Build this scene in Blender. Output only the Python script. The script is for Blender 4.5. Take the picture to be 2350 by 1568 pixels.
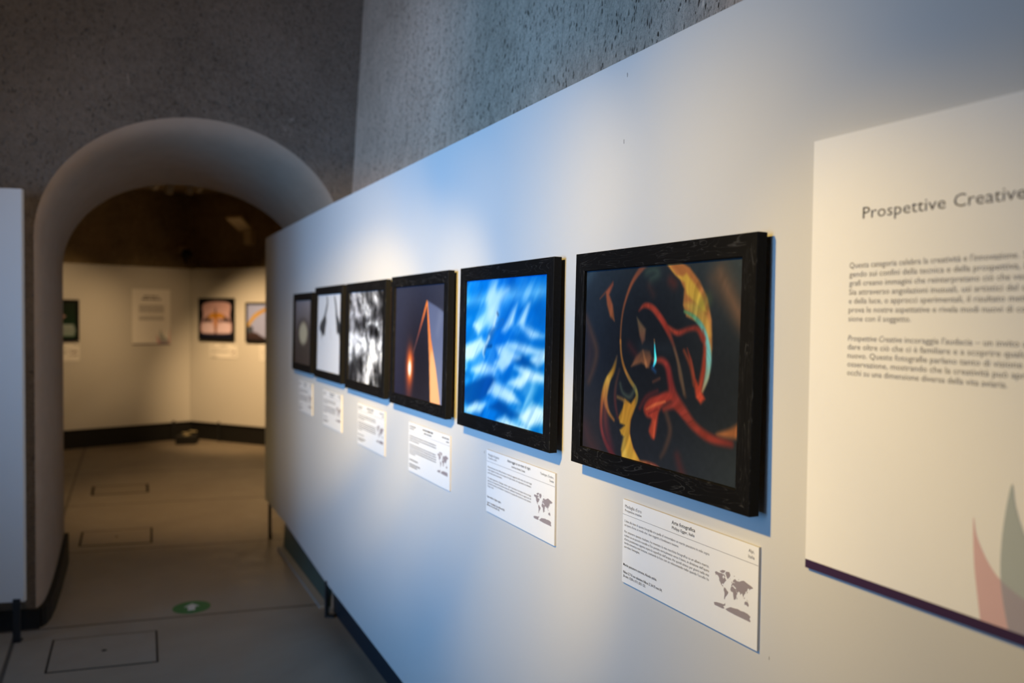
import bpy, bmesh, math, random
import numpy as np
from mathutils import Matrix, Vector

for _o in list(bpy.data.objects):
    bpy.data.objects.remove(_o, do_unlink=True)
SC = bpy.context.scene
COL = SC.collection
PI = math.pi

# ------------------------------------------------------------------ camera
EYE = 1.6485                                     # camera height above the floor
WALL = 1.068                                     # distance from camera to the face of the long partition
cam_data = bpy.data.cameras.new('camera')
cam = bpy.data.objects.new('camera', cam_data)
COL.objects.link(cam)
cam_data.sensor_width = 36.0
cam_data.sensor_fit = 'HORIZONTAL'
cam_data.lens = 1850.0 / 2350.0 * 36.0
cam_data.clip_start = 0.02
r0, r1, r2 = (0.8941, -0.4478, 0.0109), (-0.0031, -0.0304, -0.9995), (0.4479, 0.8936, -0.0286)   # right, down, forward
_f = Vector(r2).normalized()
_r = (Vector(r0) - _f * Vector(r0).dot(_f)).normalized()
_u = _r.cross(_f)
cam.matrix_world = Matrix(((_r.x, _u.x, -_f.x, 0), (_r.y, _u.y, -_f.y, 0), (_r.z, _u.z, -_f.z, EYE), (0, 0, 0, 1)))
cam_data.dof.use_dof = True
cam_data.dof.focus_distance = 1.88
cam_data.dof.aperture_fstop = 2.0
SC.camera = cam

# ------------------------------------------------------------------ world, exposure
w = bpy.data.worlds.new('world')
SC.world = w
w.use_nodes = True
w.node_tree.nodes['Background'].inputs[0].default_value = (0.5, 0.62, 0.8, 1)
w.node_tree.nodes['Background'].inputs[1].default_value = 0.0
SC.view_settings.view_transform = 'Standard'
SC.view_settings.look = 'None'
SC.view_settings.gamma = 1.0
SC.view_settings.use_curve_mapping = False
SC.view_settings.exposure = 0.0

# ------------------------------------------------------------------ lights
def aim(o, p, q):
    o.location = p
    o.rotation_euler = (Vector(q) - Vector(p)).to_track_quat('-Z', 'Y').to_euler()

def area(name, p, q, sx, sy, power, color, spread=180):
    l = bpy.data.lights.new(name, 'AREA')
    l.shape = 'RECTANGLE'; l.size = sx; l.size_y = sy
    l.energy = power; l.color = color; l.spread = math.radians(spread)
    o = bpy.data.objects.new(name, l); COL.objects.link(o); aim(o, p, q)
    return o

def spot(name, p, q, power, color, angle, blend=1.0, radius=0.03):
    l = bpy.data.lights.new(name, 'SPOT')
    l.energy = power; l.color = color; l.spot_size = math.radians(angle); l.spot_blend = blend
    l.shadow_soft_size = radius
    o = bpy.data.objects.new(name, l); COL.objects.link(o); aim(o, p, q)
    return o

WARM = (1.0, 0.66, 0.159)
AMBER = (1.0, 0.638, 0.299)
BLUE = (0.22, 0.52, 1.0)
PALE = (0.5, 0.7, 1.0)
area('window_daylight', (-2.98, 1.4, 1.75), (1.07, 3.0, 1.85), 2.4, 1.7, 32.3, BLUE, 58)
spot('arch_fill', (-0.1, 1.9, 3.3), (0.35, 4.8, 2.5), 57.3, (1.0, 0.68, 0.38), 95, 1, 0.05)  # unseen warm fill added to brighten the end wall
spot('arch_fill', (-0.1, 1.9, 3.3), (-0.5, 4.8, 1.5), 30.0, (1.0, 0.68, 0.38), 70, 1, 0.05)  # second added fill, warms the left partition
area('rear_fill', (-2, 0.2, 2.6), (1, 2, 1.2), 1.2, 1.2, 6.0, PALE, 120)  # unseen fill added behind the eye, no opening there
spot('gallery_spot', (0, 1.25, 2.2), (1.07, 0.75, 1.5), 31.0, WARM, 50, 1, 0.04)
spot('gallery_spot', (0, 1.25, 2.2), (1.07, 0.75, 1), 22.7, WARM, 50, 1, 0.04)
spot('gallery_spot', (0, 1.25, 2.2), (1.07, 1.35, 1), 34.1, WARM, 46, 1, 0.04)
spot('gallery_spot', (0, 1.25, 2.2), (1.07, 1.98, 1.95), 27.0, WARM, 46, 1, 0.04)
spot('gallery_spot', (0, 1.25, 2.2), (1.07, 1.98, 1.05), 103.3, WARM, 34, 1, 0.04)
spot('gallery_spot', (0, 1.25, 2.2), (1.07, 2.84, 1.95), 28.8, WARM, 30, 1, 0.04)
spot('gallery_spot', (0, 1.25, 2.2), (1.07, 2.84, 1.05), 124.0, WARM, 24, 1, 0.04)
spot('gallery_spot', (0, 1.25, 2.2), (1.07, 3.5, 1.05), 188.1, WARM, 20, 1, 0.04)
spot('gallery_spot', (0, 1.25, 2.2), (1.07, 4.2, 1.95), 185.0, WARM, 22, 1, 0.04)
spot('gallery_spot', (0, 1.25, 2.2), (1.07, 4.3, 1.1), 233.1, WARM, 17, 1, 0.04)
spot('gallery_spot', (0, 1.25, 2.2), (1.07, 3.5, 2), 85.0, WARM, 22, 1, 0.04)
spot('gallery_spot', (0, 1.25, 2.2), (1.07, 2.4, 1.4), 5.2, WARM, 62, 1, 0.04)
spot('gallery_spot', (0, 1.25, 2.2), (1.07, 3.2, 1.4), 225.9, WARM, 40, 1, 0.04)
spot('gallery_spot', (0, 1.25, 2.2), (1.07, 4, 1.45), 480.0, WARM, 26, 1, 0.04)
spot('gallery_spot', (0, 1.25, 2.2), (1.07, 1.5, 1.3), 33.0, WARM, 95, 1, 0.02)
spot('far_room_spot', (0.55, 8.6, 2.85), (1.6, 10.65, 0.95), 410.3, AMBER, 50, 1, 0.05)
spot('far_room_spot', (0.9, 8.3, 2.9), (1.9, 10.2, 1.1), 153.4, AMBER, 60, 1, 0.05)
spot('far_room_spot', (0.1, 8.6, 2.85), (-0.65, 11, 1.3), 125.1, AMBER, 50, 1, 0.05)
spot('far_room_spot', (0.4, 8.6, 2.85), (0.52, 11.3, 1.4), 56.3, AMBER, 44, 1, 0.05)
spot('far_room_spot', (0.9, 7, 2.85), (0.85, 7.6, 0), 112.5, AMBER, 70, 1, 0.05)
spot('gallery_spot', (0, 1.25, 2.2), (1.07, 1.35, 2.0), 9.0, WARM, 62, 1, 0.04)  # extra cone added to lift the upper wall above the first frame
spot('gallery_spot', (0, 1.25, 2.2), (1.07, 1.0, 2.15), 7.0, WARM, 66, 1, 0.04)  # extra cone added to warm the top right of the partition
area('window_daylight', (-2.98, 3.65, 1.9), (0.1, 4.3, 1.6), 0.9, 1.3, 6.0, BLUE, 80)  # blue fill added at the made-up second window, for the left partition

# ------------------------------------------------------------------ node helpers
def lin(c):
    return tuple((v / 255 / 12.92 if v / 255 <= 0.04045 else ((v / 255 + 0.055) / 1.055) ** 2.4) for v in c)

class NT:
    def __init__(s, name):
        s.m = bpy.data.materials.new(name); s.m.use_nodes = True
        s.t = s.m.node_tree; s.t.nodes.clear()
        s.out = s.t.nodes.new('ShaderNodeOutputMaterial')
        s.b = s.t.nodes.new('ShaderNodeBsdfPrincipled')
        s.t.links.new(s.b.outputs[0], s.out.inputs[0])
    def n(s, kind, **kw):
        o = s.t.nodes.new(kind)
        for k, v in kw.items():
            setattr(o, k, v)
        return o
    def link(s, a, b):
        s.t.links.new(a, b)
    def coord(s, which='Object', scale=(1, 1, 1)):
        c = s.n('ShaderNodeTexCoord'); mp = s.n('ShaderNodeMapping')
        s.link(c.outputs[which], mp.inputs[0]); mp.inputs['Scale'].default_value = scale
        return mp.outputs[0]
    def noise(s, vec, scale, detail=4, rough=0.55, dist=0.0):
        o = s.n('ShaderNodeTexNoise'); s.link(vec, o.inputs['Vector'])
        o.inputs['Scale'].default_value = scale; o.inputs['Detail'].default_value = detail
        o.inputs['Roughness'].default_value = rough; o.inputs['Distortion'].default_value = dist
        return o.outputs[0]
    def ramp(s, fac, stops):
        o = s.n('ShaderNodeValToRGB'); s.link(fac, o.inputs[0])
        el = o.color_ramp.elements
        while len(el) < len(stops):
            el.new(0.5)
        for e, (p, c) in zip(el, stops):
            e.position = p; e.color = (c, c, c, 1) if isinstance(c, (int, float)) else (*c, 1)
        return o.outputs[0]
    def math(s, op, a, b=0.0, c=None):
        o = s.n('ShaderNodeMath', operation=op)
        for i, v in enumerate((a, b) if c is None else (a, b, c)):
            if isinstance(v, (int, float)):
                o.inputs[i].default_value = v
            else:
                s.link(v, o.inputs[i])
        return o.outputs[0]
    def mix(s, fac, a, b, mode='MIX'):
        o = s.n('ShaderNodeMix', data_type='RGBA', blend_type=mode)
        for i, v in ((0, fac), (6, a), (7, b)):
            if isinstance(v, (int, float)):
                o.inputs[i].default_value = v
            elif isinstance(v, tuple):
                o.inputs[i].default_value = (*v, 1)
            else:
                s.link(v, o.inputs[i])
        return o.outputs[2]
    def bump(s, h, strength, dist=0.01):
        o = s.n('ShaderNodeBump'); s.link(h, o.inputs['Height'])
        o.inputs['Strength'].default_value = strength; o.inputs['Distance'].default_value = dist
        s.link(o.outputs[0], s.b.inputs['Normal'])
    def set(s, color=None, rough=0.5, spec=0.5, metal=0.0):
        if color is not None:
            if isinstance(color, tuple):
                s.b.inputs['Base Color'].default_value = (*color, 1)
            else:
                s.link(color, s.b.inputs['Base Color'])
        s.b.inputs['Roughness'].default_value = rough
        s.b.inputs['Specular IOR Level'].default_value = spec
        s.b.inputs['Metallic'].default_value = metal
        return s.m

def plain(name, color, rough=0.5, spec=0.4, var=0.06, scale=30, bump=0.0, metal=0.0):
    t = NT(name); v = t.coord(); n = t.noise(v, scale, 3)
    c = t.mix(n, tuple(x * (1 - var) for x in color), tuple(min(1, x * (1 + var)) for x in color))
    if bump:
        t.bump(n, bump, 0.002)
    return t.set(c, rough, spec, metal)

def plaster(name, dark, light, pit, vertical=1.0, stain=None):
    t = NT(name); v = t.coord(); vs = t.coord('Object', (1, 1, 0.45 if vertical != 1.0 else 1.0))
    big = t.noise(v, 1.6, 5, 0.6, 0.4)
    mid = t.noise(vs, 26, 7, 0.75, 0.3)
    fine = t.noise(vs, 95, 4, 0.7)
    c = t.mix(t.ramp(big, [(0.3, 0.0), (0.72, 1.0)]), dark, light)
    c = t.mix(t.math('MULTIPLY', t.ramp(mid, [(0.35, 0.0), (0.75, 1.0)]), 0.5), c, tuple(x * 1.45 for x in light))
    # small holes in the render coat
    pv = t.coord('Object', (1, 1, 0.36))
    dn = t.n('ShaderNodeTexNoise'); t.link(pv, dn.inputs['Vector']); dn.inputs['Scale'].default_value = 70; dn.inputs['Detail'].default_value = 3
    wp = t.n('ShaderNodeVectorMath', operation='MULTIPLY_ADD'); t.link(dn.outputs['Color'], wp.inputs[0]); wp.inputs[1].default_value = (0.016, 0.016, 0.016); t.link(pv, wp.inputs[2])
    vo = t.n('ShaderNodeTexVoronoi'); t.link(wp.outputs[0], vo.inputs['Vector']); vo.inputs['Scale'].default_value = 88
    vo.inputs['Randomness'].default_value = 1.0
    hole = t.math('MULTIPLY', t.ramp(vo.outputs['Distance'], [(0.10, 1.0), (0.30, 0.0)]), t.ramp(t.noise(pv, 24, 6, 0.75), [(0.43, 0.0), (0.56, 1.0)]))
    c = t.mix(t.math('MULTIPLY', hole, pit), c, tuple(x * 0.32 for x in dark))
    spk = t.ramp(t.noise(t.coord('Object', (1, 1, 0.6)), 150, 4, 0.75), [(0.34, 0.45), (0.47, 1.0), (0.60, 1.05), (0.74, 1.6)])
    c = t.mix(0.75 * min(1.0, pit + 0.3), c, spk, 'MULTIPLY')
    # pale scrapes running down the wall
    sc = t.coord('Object', (5, 5, 1.3))
    scr = t.math('MULTIPLY', t.ramp(t.noise(sc, 3.2, 5, 0.62, 1.2), [(0.66, 0.0), (0.72, 1.0)]), t.ramp(t.noise(v, 22, 3), [(0.45, 0.0), (0.6, 1.0)]))
    c = t.mix(t.math('MULTIPLY', scr, 0.55), c, tuple(x * 2.2 for x in light))
    if stain:
        cx, cy, cz, rx, rz, col = stain
        sx = t.n('ShaderNodeSeparateXYZ'); t.link(v, sx.inputs[0])
        a = t.math('POWER', t.math('DIVIDE', t.math('SUBTRACT', sx.outputs[1], cy), rx), 2.0)
        b = t.math('POWER', t.math('DIVIDE', t.math('SUBTRACT', sx.outputs[2], cz), rz), 2.0)
        d = t.math('ADD', t.math('ADD', a, b), t.math('MULTIPLY', t.math('SUBTRACT', t.noise(v, 28, 5), 0.5), 3.0))
        c = t.mix(t.ramp(d, [(0.75, 1.0), (0.95, 0.0)]), c, col)
    h = t.math('SUBTRACT', t.math('ADD', t.math('MULTIPLY', mid, 0.8), t.math('MULTIPLY', fine, 0.5)), t.math('MULTIPLY', hole, 1.0))
    t.bump(h, 1.0, 0.02)
    return t.set(c, 0.95, 0.15)

def panel_paint():
    t = NT('white_emulsion'); v = t.coord()
    n = t.noise(v, 260, 2, 0.5); g = t.noise(v, 2.0, 3)
    c = t.mix(g, (0.60, 0.595, 0.585), (0.635, 0.63, 0.62))
    t.bump(n, 0.10, 0.001)
    return t.set(c, 0.72, 0.25)

def wood():
    t = NT('black_stained_oak'); v = t.coord('UV', (1, 1, 1))
    w1 = t.noise(v, 1.0, 2, 0.5, 0.0)
    wv = t.n('ShaderNodeMapping'); t.link(v, wv.inputs[0]); wv.inputs['Scale'].default_value = (5.0, 26.0, 1)
    n = t.noise(wv.outputs[0], 1.0, 3, 0.5, 0.9)
    rings = t.math('FRACT', t.math('MULTIPLY', n, 9.0))
    line = t.ramp(rings, [(0.0, 0.0), (0.41, 0.0), (0.5, 1.0), (0.59, 0.0)])
    fv = t.n('ShaderNodeMapping'); t.link(v, fv.inputs[0]); fv.inputs['Scale'].default_value = (60.0, 700.0, 1)
    fib = t.noise(fv.outputs[0], 1.0, 2)
    patch = t.ramp(t.noise(v, 14, 2), [(0.35, 0.15), (0.65, 1.0)])
    amt = t.math('MULTIPLY', t.math('MULTIPLY', line, t.ramp(fib, [(0.35, 0.3), (0.6, 1.0)])), patch)
    c = t.mix(amt, (0.004, 0.004, 0.0045), (0.044, 0.044, 0.046))
    t.bump(t.math('ADD', t.math('MULTIPLY', line, 0.4), fib), 0.18, 0.001)
    return t.set(c, 0.62, 0.10)

def photo_print():
    t = NT('satin_photo_print')
    a = t.n('ShaderNodeAttribute'); a.attribute_name = 'ink'
    return t.set(a.outputs['Color'], 0.7, 0.04)

def concrete_floor():
    t = NT('polished_concrete'); v = t.coord()
    big = t.noise(v, 0.9, 5, 0.6, 0.6); mid = t.noise(v, 7, 5, 0.65); fine = t.noise(v, 140, 3)
    c = t.mix(t.ramp(big, [(0.3, 0.0), (0.7, 1.0)]), (0.215, 0.182, 0.148), (0.325, 0.28, 0.225))
    c = t.mix(t.math('MULTIPLY', t.ramp(mid, [(0.4, 0.0), (0.8, 1.0)]), 0.35), c, (0.38, 0.33, 0.27))
    sx = t.n('ShaderNodeSeparateXYZ'); t.link(v, sx.inputs[0])
    X, Y = sx.outputs[0], sx.outputs[1]
    tot = None
    def line(a, b, cc, wd, lo=None, hi=None):
        nonlocal tot
        d = t.math('ABSOLUTE', t.math('SUBTRACT', t.math('ADD', t.math('MULTIPLY', X, a), t.math('MULTIPLY', Y, b)), cc))
        k = t.ramp(t.math('DIVIDE', d, wd * 2), [(0.35, 1.0), (0.6, 0.0)])
        if lo is not None:
            k = t.math('MULTIPLY', k, t.math('MULTIPLY', t.math('GREATER_THAN', Y, lo), t.math('LESS_THAN', Y, hi)))
        tot = k if tot is None else t.math('MAXIMUM', tot, k)
    for cc in (2.85, 4.757, 6.235, 7.75, 9.3):
        line(0.172, 1.0, cc, 0.011)
    line(1.0, -0.02, -0.481, 0.010, 6.3, 12.0)
    line(1.0, -0.01, -0.478, 0.010, -3.0, 4.80)
    c = t.mix(t.math('MULTIPLY', tot, 0.8), c, (0.035, 0.03, 0.027))
    t.bump(t.math('SUBTRACT', t.math('MULTIPLY', fine, 0.15), tot), 0.4, 0.003)
    r = t.ramp(mid, [(0.3, 0.36), (0.7, 0.52)])
    t.link(r, t.b.inputs['Roughness'])
    m = t.set(c, 0.45, 0.35)
    t.link(r, t.b.inputs['Roughness'])
    return m

M = {}
M['paint'] = panel_paint()
M['wood'] = wood()
M['print'] = photo_print()
M['floor'] = concrete_floor()
M['plaster_end'] = plaster('lime_plaster_end', (0.145, 0.118, 0.095), (0.225, 0.188, 0.155), 0.35)
M['plaster_right'] = plaster('lime_plaster_right', (0.42, 0.29, 0.205), (0.68, 0.48, 0.35), 1.0, 0.5, (1.25, 1.55, 2.335, 0.055, 0.022, (0.03, 0.075, 0.09)))
M['plaster_arch'] = plain('smooth_render', (0.36, 0.275, 0.21), 0.9, 0.15, 0.12, 9, 0.25)
M['rock'] = plaster('far_vault_plaster', (0.24, 0.185, 0.11), (0.55, 0.42, 0.24), 0.5)
M['shaded_edge'] = plain('shaded_frame_edge', (0.0055, 0.0055, 0.006), 0.7, 0.08, 0.4, 120)  # shade put into the colour of the rail sides, which the spots overlight
M['black'] = plain('matt_black', (0.010, 0.010, 0.010), 0.6, 0.3)
M['steel'] = plain('black_steel', (0.012, 0.013, 0.015), 0.45, 0.5)
M['teal'] = plain('teal_gloss_paint', (0.030, 0.085, 0.085), 0.35, 0.5, 0.15, 8)
M['navy'] = plain('navy_skirting_paint', (0.008, 0.020, 0.032), 0.45, 0.4)
M['kerb'] = plain('pale_kerb', (0.30, 0.29, 0.27), 0.8, 0.3, 0.1, 20)
M['board'] = plain('white_foam_board', (0.87, 0.865, 0.86), 0.55, 0.35, 0.01)
M['edge'] = plain('foam_board_edge', (0.55, 0.53, 0.51), 0.8, 0.2)
M['ink'] = plain('black_ink', (0.018, 0.016, 0.018), 0.7, 0.2)
M['ink_soft'] = plain('grey_ink', (0.10, 0.095, 0.10), 0.7, 0.2)
M['map'] = plain('mauve_grey_ink', (0.32, 0.275, 0.29), 0.7, 0.2)
M['purple'] = plain('dark_purple_ink', (0.042, 0.018, 0.062), 0.6, 0.3)
M['pink'] = plain('pink_ink', (0.70, 0.47, 0.49), 0.6, 0.3, 0.02)
M['bluegrey'] = plain('blue_grey_ink', (0.43, 0.48, 0.49), 0.6, 0.3, 0.02)
M['mauve'] = plain('mauve_ink', (0.40, 0.365, 0.43), 0.6, 0.3, 0.02)
M['backing'] = plain('brown_backing_board', (0.16, 0.09, 0.05), 0.8, 0.2, 0.2, 60)
M['green'] = plain('green_vinyl', (0.008, 0.16, 0.045), 0.45, 0.4)
M['arrow'] = plain('white_vinyl', (0.62, 0.62, 0.60), 0.5, 0.4)
M['groove'] = plain('hatch_gap', (0.02, 0.016, 0.013), 0.9, 0.1)
M['cover'] = plain('hatch_concrete', (0.285, 0.245, 0.20), 0.5, 0.3, 0.15, 7)
M['beige'] = plain('beige_casing', (0.62, 0.52, 0.36), 0.5, 0.4)
M['cable'] = plain('pale_cable', (0.42, 0.36, 0.22), 0.6, 0.3)
M['chip'] = plain('paint_chip', (0.30, 0.29, 0.28), 0.8, 0.2)
M['alu'] = plain('window_frame_paint', (0.5, 0.5, 0.5), 0.5, 0.4)
M['ceiling'] = plain('dark_ceiling_plaster', (0.12, 0.11, 0.10), 0.9, 0.1, 0.2, 3)

# ------------------------------------------------------------------ object helpers
def ob(name, verts, faces, mat, parent=None, smooth=False):
    me = bpy.data.meshes.new(name)
    me.from_pydata([tuple(map(float, v)) for v in verts], [], faces)
    bm = bmesh.new(); bm.from_mesh(me)
    bmesh.ops.recalc_face_normals(bm, faces=bm.faces)
    bm.to_mesh(me); bm.free()
    if smooth:
        for p in me.polygons:
            p.use_smooth = True
    me.materials.append(mat)
    o = bpy.data.objects.new(name, me); COL.objects.link(o)
    if parent is not None:
        o.parent = parent
    return o

class MB:
    """collects solids for ONE mesh"""
    def __init__(s):
        s.v = []; s.f = []
    def add(s, v, f):
        k = len(s.v); s.v += [tuple(p) for p in v]; s.f += [tuple(i + k for i in q) for q in f]
        return s
    def box(s, x0, x1, y0, y1, z0, z1):
        return s.hexa([(x0, y0, z0), (x1, y0, z0), (x1, y1, z0), (x0, y1, z0), (x0, y0, z1), (x1, y0, z1), (x1, y1, z1), (x0, y1, z1)])
    def hexa(s, p):
        return s.add(p, [(0, 3, 2, 1), (4, 5, 6, 7), (0, 1, 5, 4), (1, 2, 6, 5), (2, 3, 7, 6), (3, 0, 4, 7)])
    def prism(s, poly, z0, z1):
        n = len(poly)
        v = [(x, y, z0) for x, y in poly] + [(x, y, z1) for x, y in poly]
        f = [tuple(range(n - 1, -1, -1)), tuple(range(n, 2 * n))] + [(i, (i + 1) % n, n + (i + 1) % n, n + i) for i in range(n)]
        return s.add(v, f)
    def lathe(s, prof, n=20, cx=0, cy=0):
        v = []; f = []
        for r, z in prof:
            for i in range(n):
                a = 2 * PI * i / n
                v.append((cx + r * math.cos(a), cy + r * math.sin(a), z))
        for k in range(len(prof) - 1):
            for i in range(n):
                j = (i + 1) % n
                f.append((k * n + i, k * n + j, (k + 1) * n + j, (k + 1) * n + i))
        f.append(tuple(range(n - 1, -1, -1))); f.append(tuple((len(prof) - 1) * n + i for i in range(n)))
        return s.add(v, f)
    def build(s, name, mat, parent=None, smooth=False):
        return ob(name, s.v, s.f, mat, parent, smooth)

def bevel(o, wdt, seg=2):
    m = o.modifiers.new('bevel', 'BEVEL'); m.width = wdt; m.segments = seg; m.limit_method = 'ANGLE'
    return o

def tag(o, label, cat, group=None, kind=None):
    o['label'] = label; o['category'] = cat
    if group: o['group'] = group
    if kind: o['kind'] = kind
    return o

def struct(o):
    o['kind'] = 'structure'
    return o

def empty(name, mtx):
    o = bpy.data.objects.new(name, None); COL.objects.link(o)
    o.empty_display_size = 0.05; o.matrix_world = mtx
    return o

def frame_mtx(origin, right):
    """local x = to the right as seen, local y = up, local z = out of the wall"""
    x = Vector(right).normalized(); y = Vector((0, 0, 1)); z = x.cross(y)
    return Matrix(((x.x, y.x, z.x, origin[0]), (x.y, y.y, z.y, origin[1]), (x.z, y.z, z.z, origin[2]), (0, 0, 0, 1)))

def near(Y, z, off=0.0):
    """a point given on the face of the long partition, brought forward by off along the line to the eye"""
    k = 1 - off / WALL
    return Y * k, EYE + (z - EYE) * k

NEAR_RIGHT = (0, -1, 0)
def near_mtx(Y, z, off=0.0):
    a, b = near(Y, z, off)
    return frame_mtx((WALL, a, b), NEAR_RIGHT)

# ------------------------------------------------------------------ setting: main room
S = -0.17                                            # the end wall runs slightly askew
CF, CB = 4.7997, 6.0248
def onplane(X, c): return c + S * X

def arch(t, n=40):
    """outline of the passage, t = 0 on the room face, 1 on the far face: list of (X, z) from left foot to right foot"""
    xl, xr, top, spring = (-0.343 + 0.078 * t, 1.215 + 0.022 * t, 2.72 - 0.186 * t, 2.05 - 0.10 * t)
    cx = 0.436 - 0.011 * t
    pts = [(xl, 0.0), (xl, spring * 0.33), (xl, spring * 0.66)]
    for i in range(n + 1):
        a = PI - PI * i / n
        pts.append((cx + ((xr - cx) if i > n / 2 else (cx - xl)) * math.cos(a), spring + (top - spring) * math.sin(a)))
    pts += [(xr, spring * 0.66), (xr, spring * 0.33), (xr, 0.0)]
    return pts

floor_o = struct(MB().box(-3.2, 4.2, -2.8, 12.6, -0.12, 0.0).build('floor', M['floor']))
# end wall with its arched passage
A0, A1 = arch(0), arch(1)
ring = [(-3.0, 0.0)] + A0 + [(1.6, 0.0), (1.6, 4.2), (-3.0, 4.2)]
v = [(x, onplane(x, CF), z) for x, z in ring]
struct(ob('wall_end', v, [tuple(range(len(v)))], M['plaster_end']))
ring = [(-3.0, 0.0)] + A1 + [(4.0, 0.0), (4.0, 4.2), (-3.0, 4.2)]
v = [(x, onplane(x, CB), z) for x, z in ring]
struct(ob('wall_passage_back', v, [tuple(range(len(v)))], M['rock']))
depth = [0, 0.012, 0.03, 0.06, 0.1, 0.16, 0.24, 0.36, 0.52, 0.72, 1.0]
shrink = [0, 0.12, 0.24, 0.36, 0.46, 0.56, 0.65, 0.74, 0.83, 0.92, 1.0]
vv = []; ff = []
for dp, sh in zip(depth, shrink):
    for x, z in arch(sh):
        vv.append((x, onplane(x, CF + (CB - CF) * dp), z))
n = len(A0)
for k in range(len(depth) - 1):
    for i in range(n - 1):
        ff.append((k * n + i, k * n + i + 1, (k + 1) * n + i + 1, (k + 1) * n + i))
struct(ob('wall_passage', vv, ff, M['plaster_arch'], smooth=True))
# right wall leans back as it rises
def wall_right_x(z): return 1.129 + 0.0546 * z
v = [(wall_right_x(0), -2.8, 0), (wall_right_x(0), onplane(wall_right_x(0), CF) + 0.02, 0), (wall_right_x(4.2), onplane(wall_right_x(4.2), CF) + 0.02, 4.2), (wall_right_x(4.2), -2.8, 4.2)]
struct(ob('wall_right', v + [(p[0] + 0.3, p[1], p[2]) for p in v], [(0, 1, 2, 3), (7, 6, 5, 4), (0, 4, 5, 1), (1, 5, 6, 2), (2, 6, 7, 3), (3, 7, 4, 0)], M['plaster_right']))
# left wall with a window opening (behind the camera's left shoulder)
m = MB()
m.box(-3.2, -3.0, -2.8, 0.1, 0, 4.2).box(-3.2, -3.0, 2.7, 3.1, 0, 4.2).box(-3.2, -3.0, 4.2, 6.0, 0, 4.2).box(-3.2, -3.0, 3.1, 4.2, 0, 1.15).box(-3.2, -3.0, 3.1, 4.2, 2.65, 4.2).box(-3.2, -3.0, 0.1, 2.7, 0, 0.8).box(-3.2, -3.0, 0.1, 2.7, 2.7, 4.2)
struct(m.build('wall_left', M['plaster_end']))
m = MB()
m.box(-3.12, -3.06, 0.1, 0.16, 0.8, 2.7).box(-3.12, -3.06, 2.64, 2.7, 0.8, 2.7).box(-3.12, -3.06, 0.16, 2.64, 0.8, 0.86).box(-3.12, -3.06, 0.16, 2.64, 2.64, 2.7).box(-3.11, -3.07, 1.38, 1.42, 0.86, 2.64)
struct(m.build('window_1', M['alu']))
m = MB()
m.box(-3.12, -3.06, 3.1, 3.16, 1.15, 2.65).box(-3.12, -3.06, 4.14, 4.2, 1.15, 2.65).box(-3.12, -3.06, 3.16, 4.14, 1.15, 1.21).box(-3.12, -3.06, 3.16, 4.14, 2.59, 2.65)
struct(m.build('window_added', M['alu']))  # unseen window made up to carry the added blue fill
struct(MB().box(-3.2, 1.8, -3.0, -2.8, 0, 4.2).build('wall_back', M['plaster_end']))
struct(MB().box(-3.2, 4.2, -3.0, 12.8, 4.2, 4.4).build('ceiling', M['ceiling']))

# skirting round the left foot of the arch
xl = A0[0][0]
b0 = (-0.349, 4.859); b1 = (-0.262, 6.075)
m = MB()
m.hexa([(-3.0, onplane(-3.0, CF) - 0.03, 0), (-0.325, onplane(-0.325, CF) - 0.03, 0), (-0.325, onplane(-0.325, CF) + 0.02, 0), (-3.0, onplane(-3.0, CF) + 0.02, 0),
        (-3.0, onplane(-3.0, CF) - 0.03, 0.10), (-0.325, onplane(-0.325, CF) - 0.03, 0.10), (-0.325, onplane(-0.325, CF) + 0.02, 0.10), (-3.0, onplane(-3.0, CF) + 0.02, 0.10)])
JB = []
for dp, sh in ((0.0, 0.0), (0.03, 0.24), (0.10, 0.46), (0.24, 0.65), (0.52, 0.83), (1.0, 1.0), (1.012, 1.0)):
    x = arch(sh)[0][0]
    JB.append((x, onplane(x, CF + (CB - CF) * dp), 0.10 + 0.09 * dp))
for (xa, ya, za), (xb, yb, zb) in zip(JB[:-1], JB[1:]):
    m.hexa([(xa - 0.02, ya, 0), (xa + 0.028, ya - 0.012, 0), (xb + 0.028, yb - 0.012, 0), (xb - 0.02, yb, 0), (xa - 0.02, ya, za), (xa + 0.028, ya - 0.012, za), (xb + 0.028, yb - 0.012, zb), (xb - 0.02, yb, zb)])
struct(m.build('baseboard_left', M['black']))
# skirting behind the foot of the long partition
struct(MB().box(1.118, 1.150, -2.6, 4.42, 0.0, 0.15).build('baseboard_right', M['navy']))
m = MB().hexa([(1.108, 4.50, 0.0), (1.25, 4.62, 0.0), (1.25, 5.80, 0.0), (1.108, 5.80, 0.0), (1.125, 4.50, 0.26), (1.25, 4.62, 0.26), (1.25, 5.80, 0.26), (1.125, 5.80, 0.26)])
struct(m.build('baseboard_passage', M['teal']))
struct(MB().box(1.062, 1.107, 4.50, 5.78, 0.0, 0.018).build('trim_1', M['kerb']))

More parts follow.
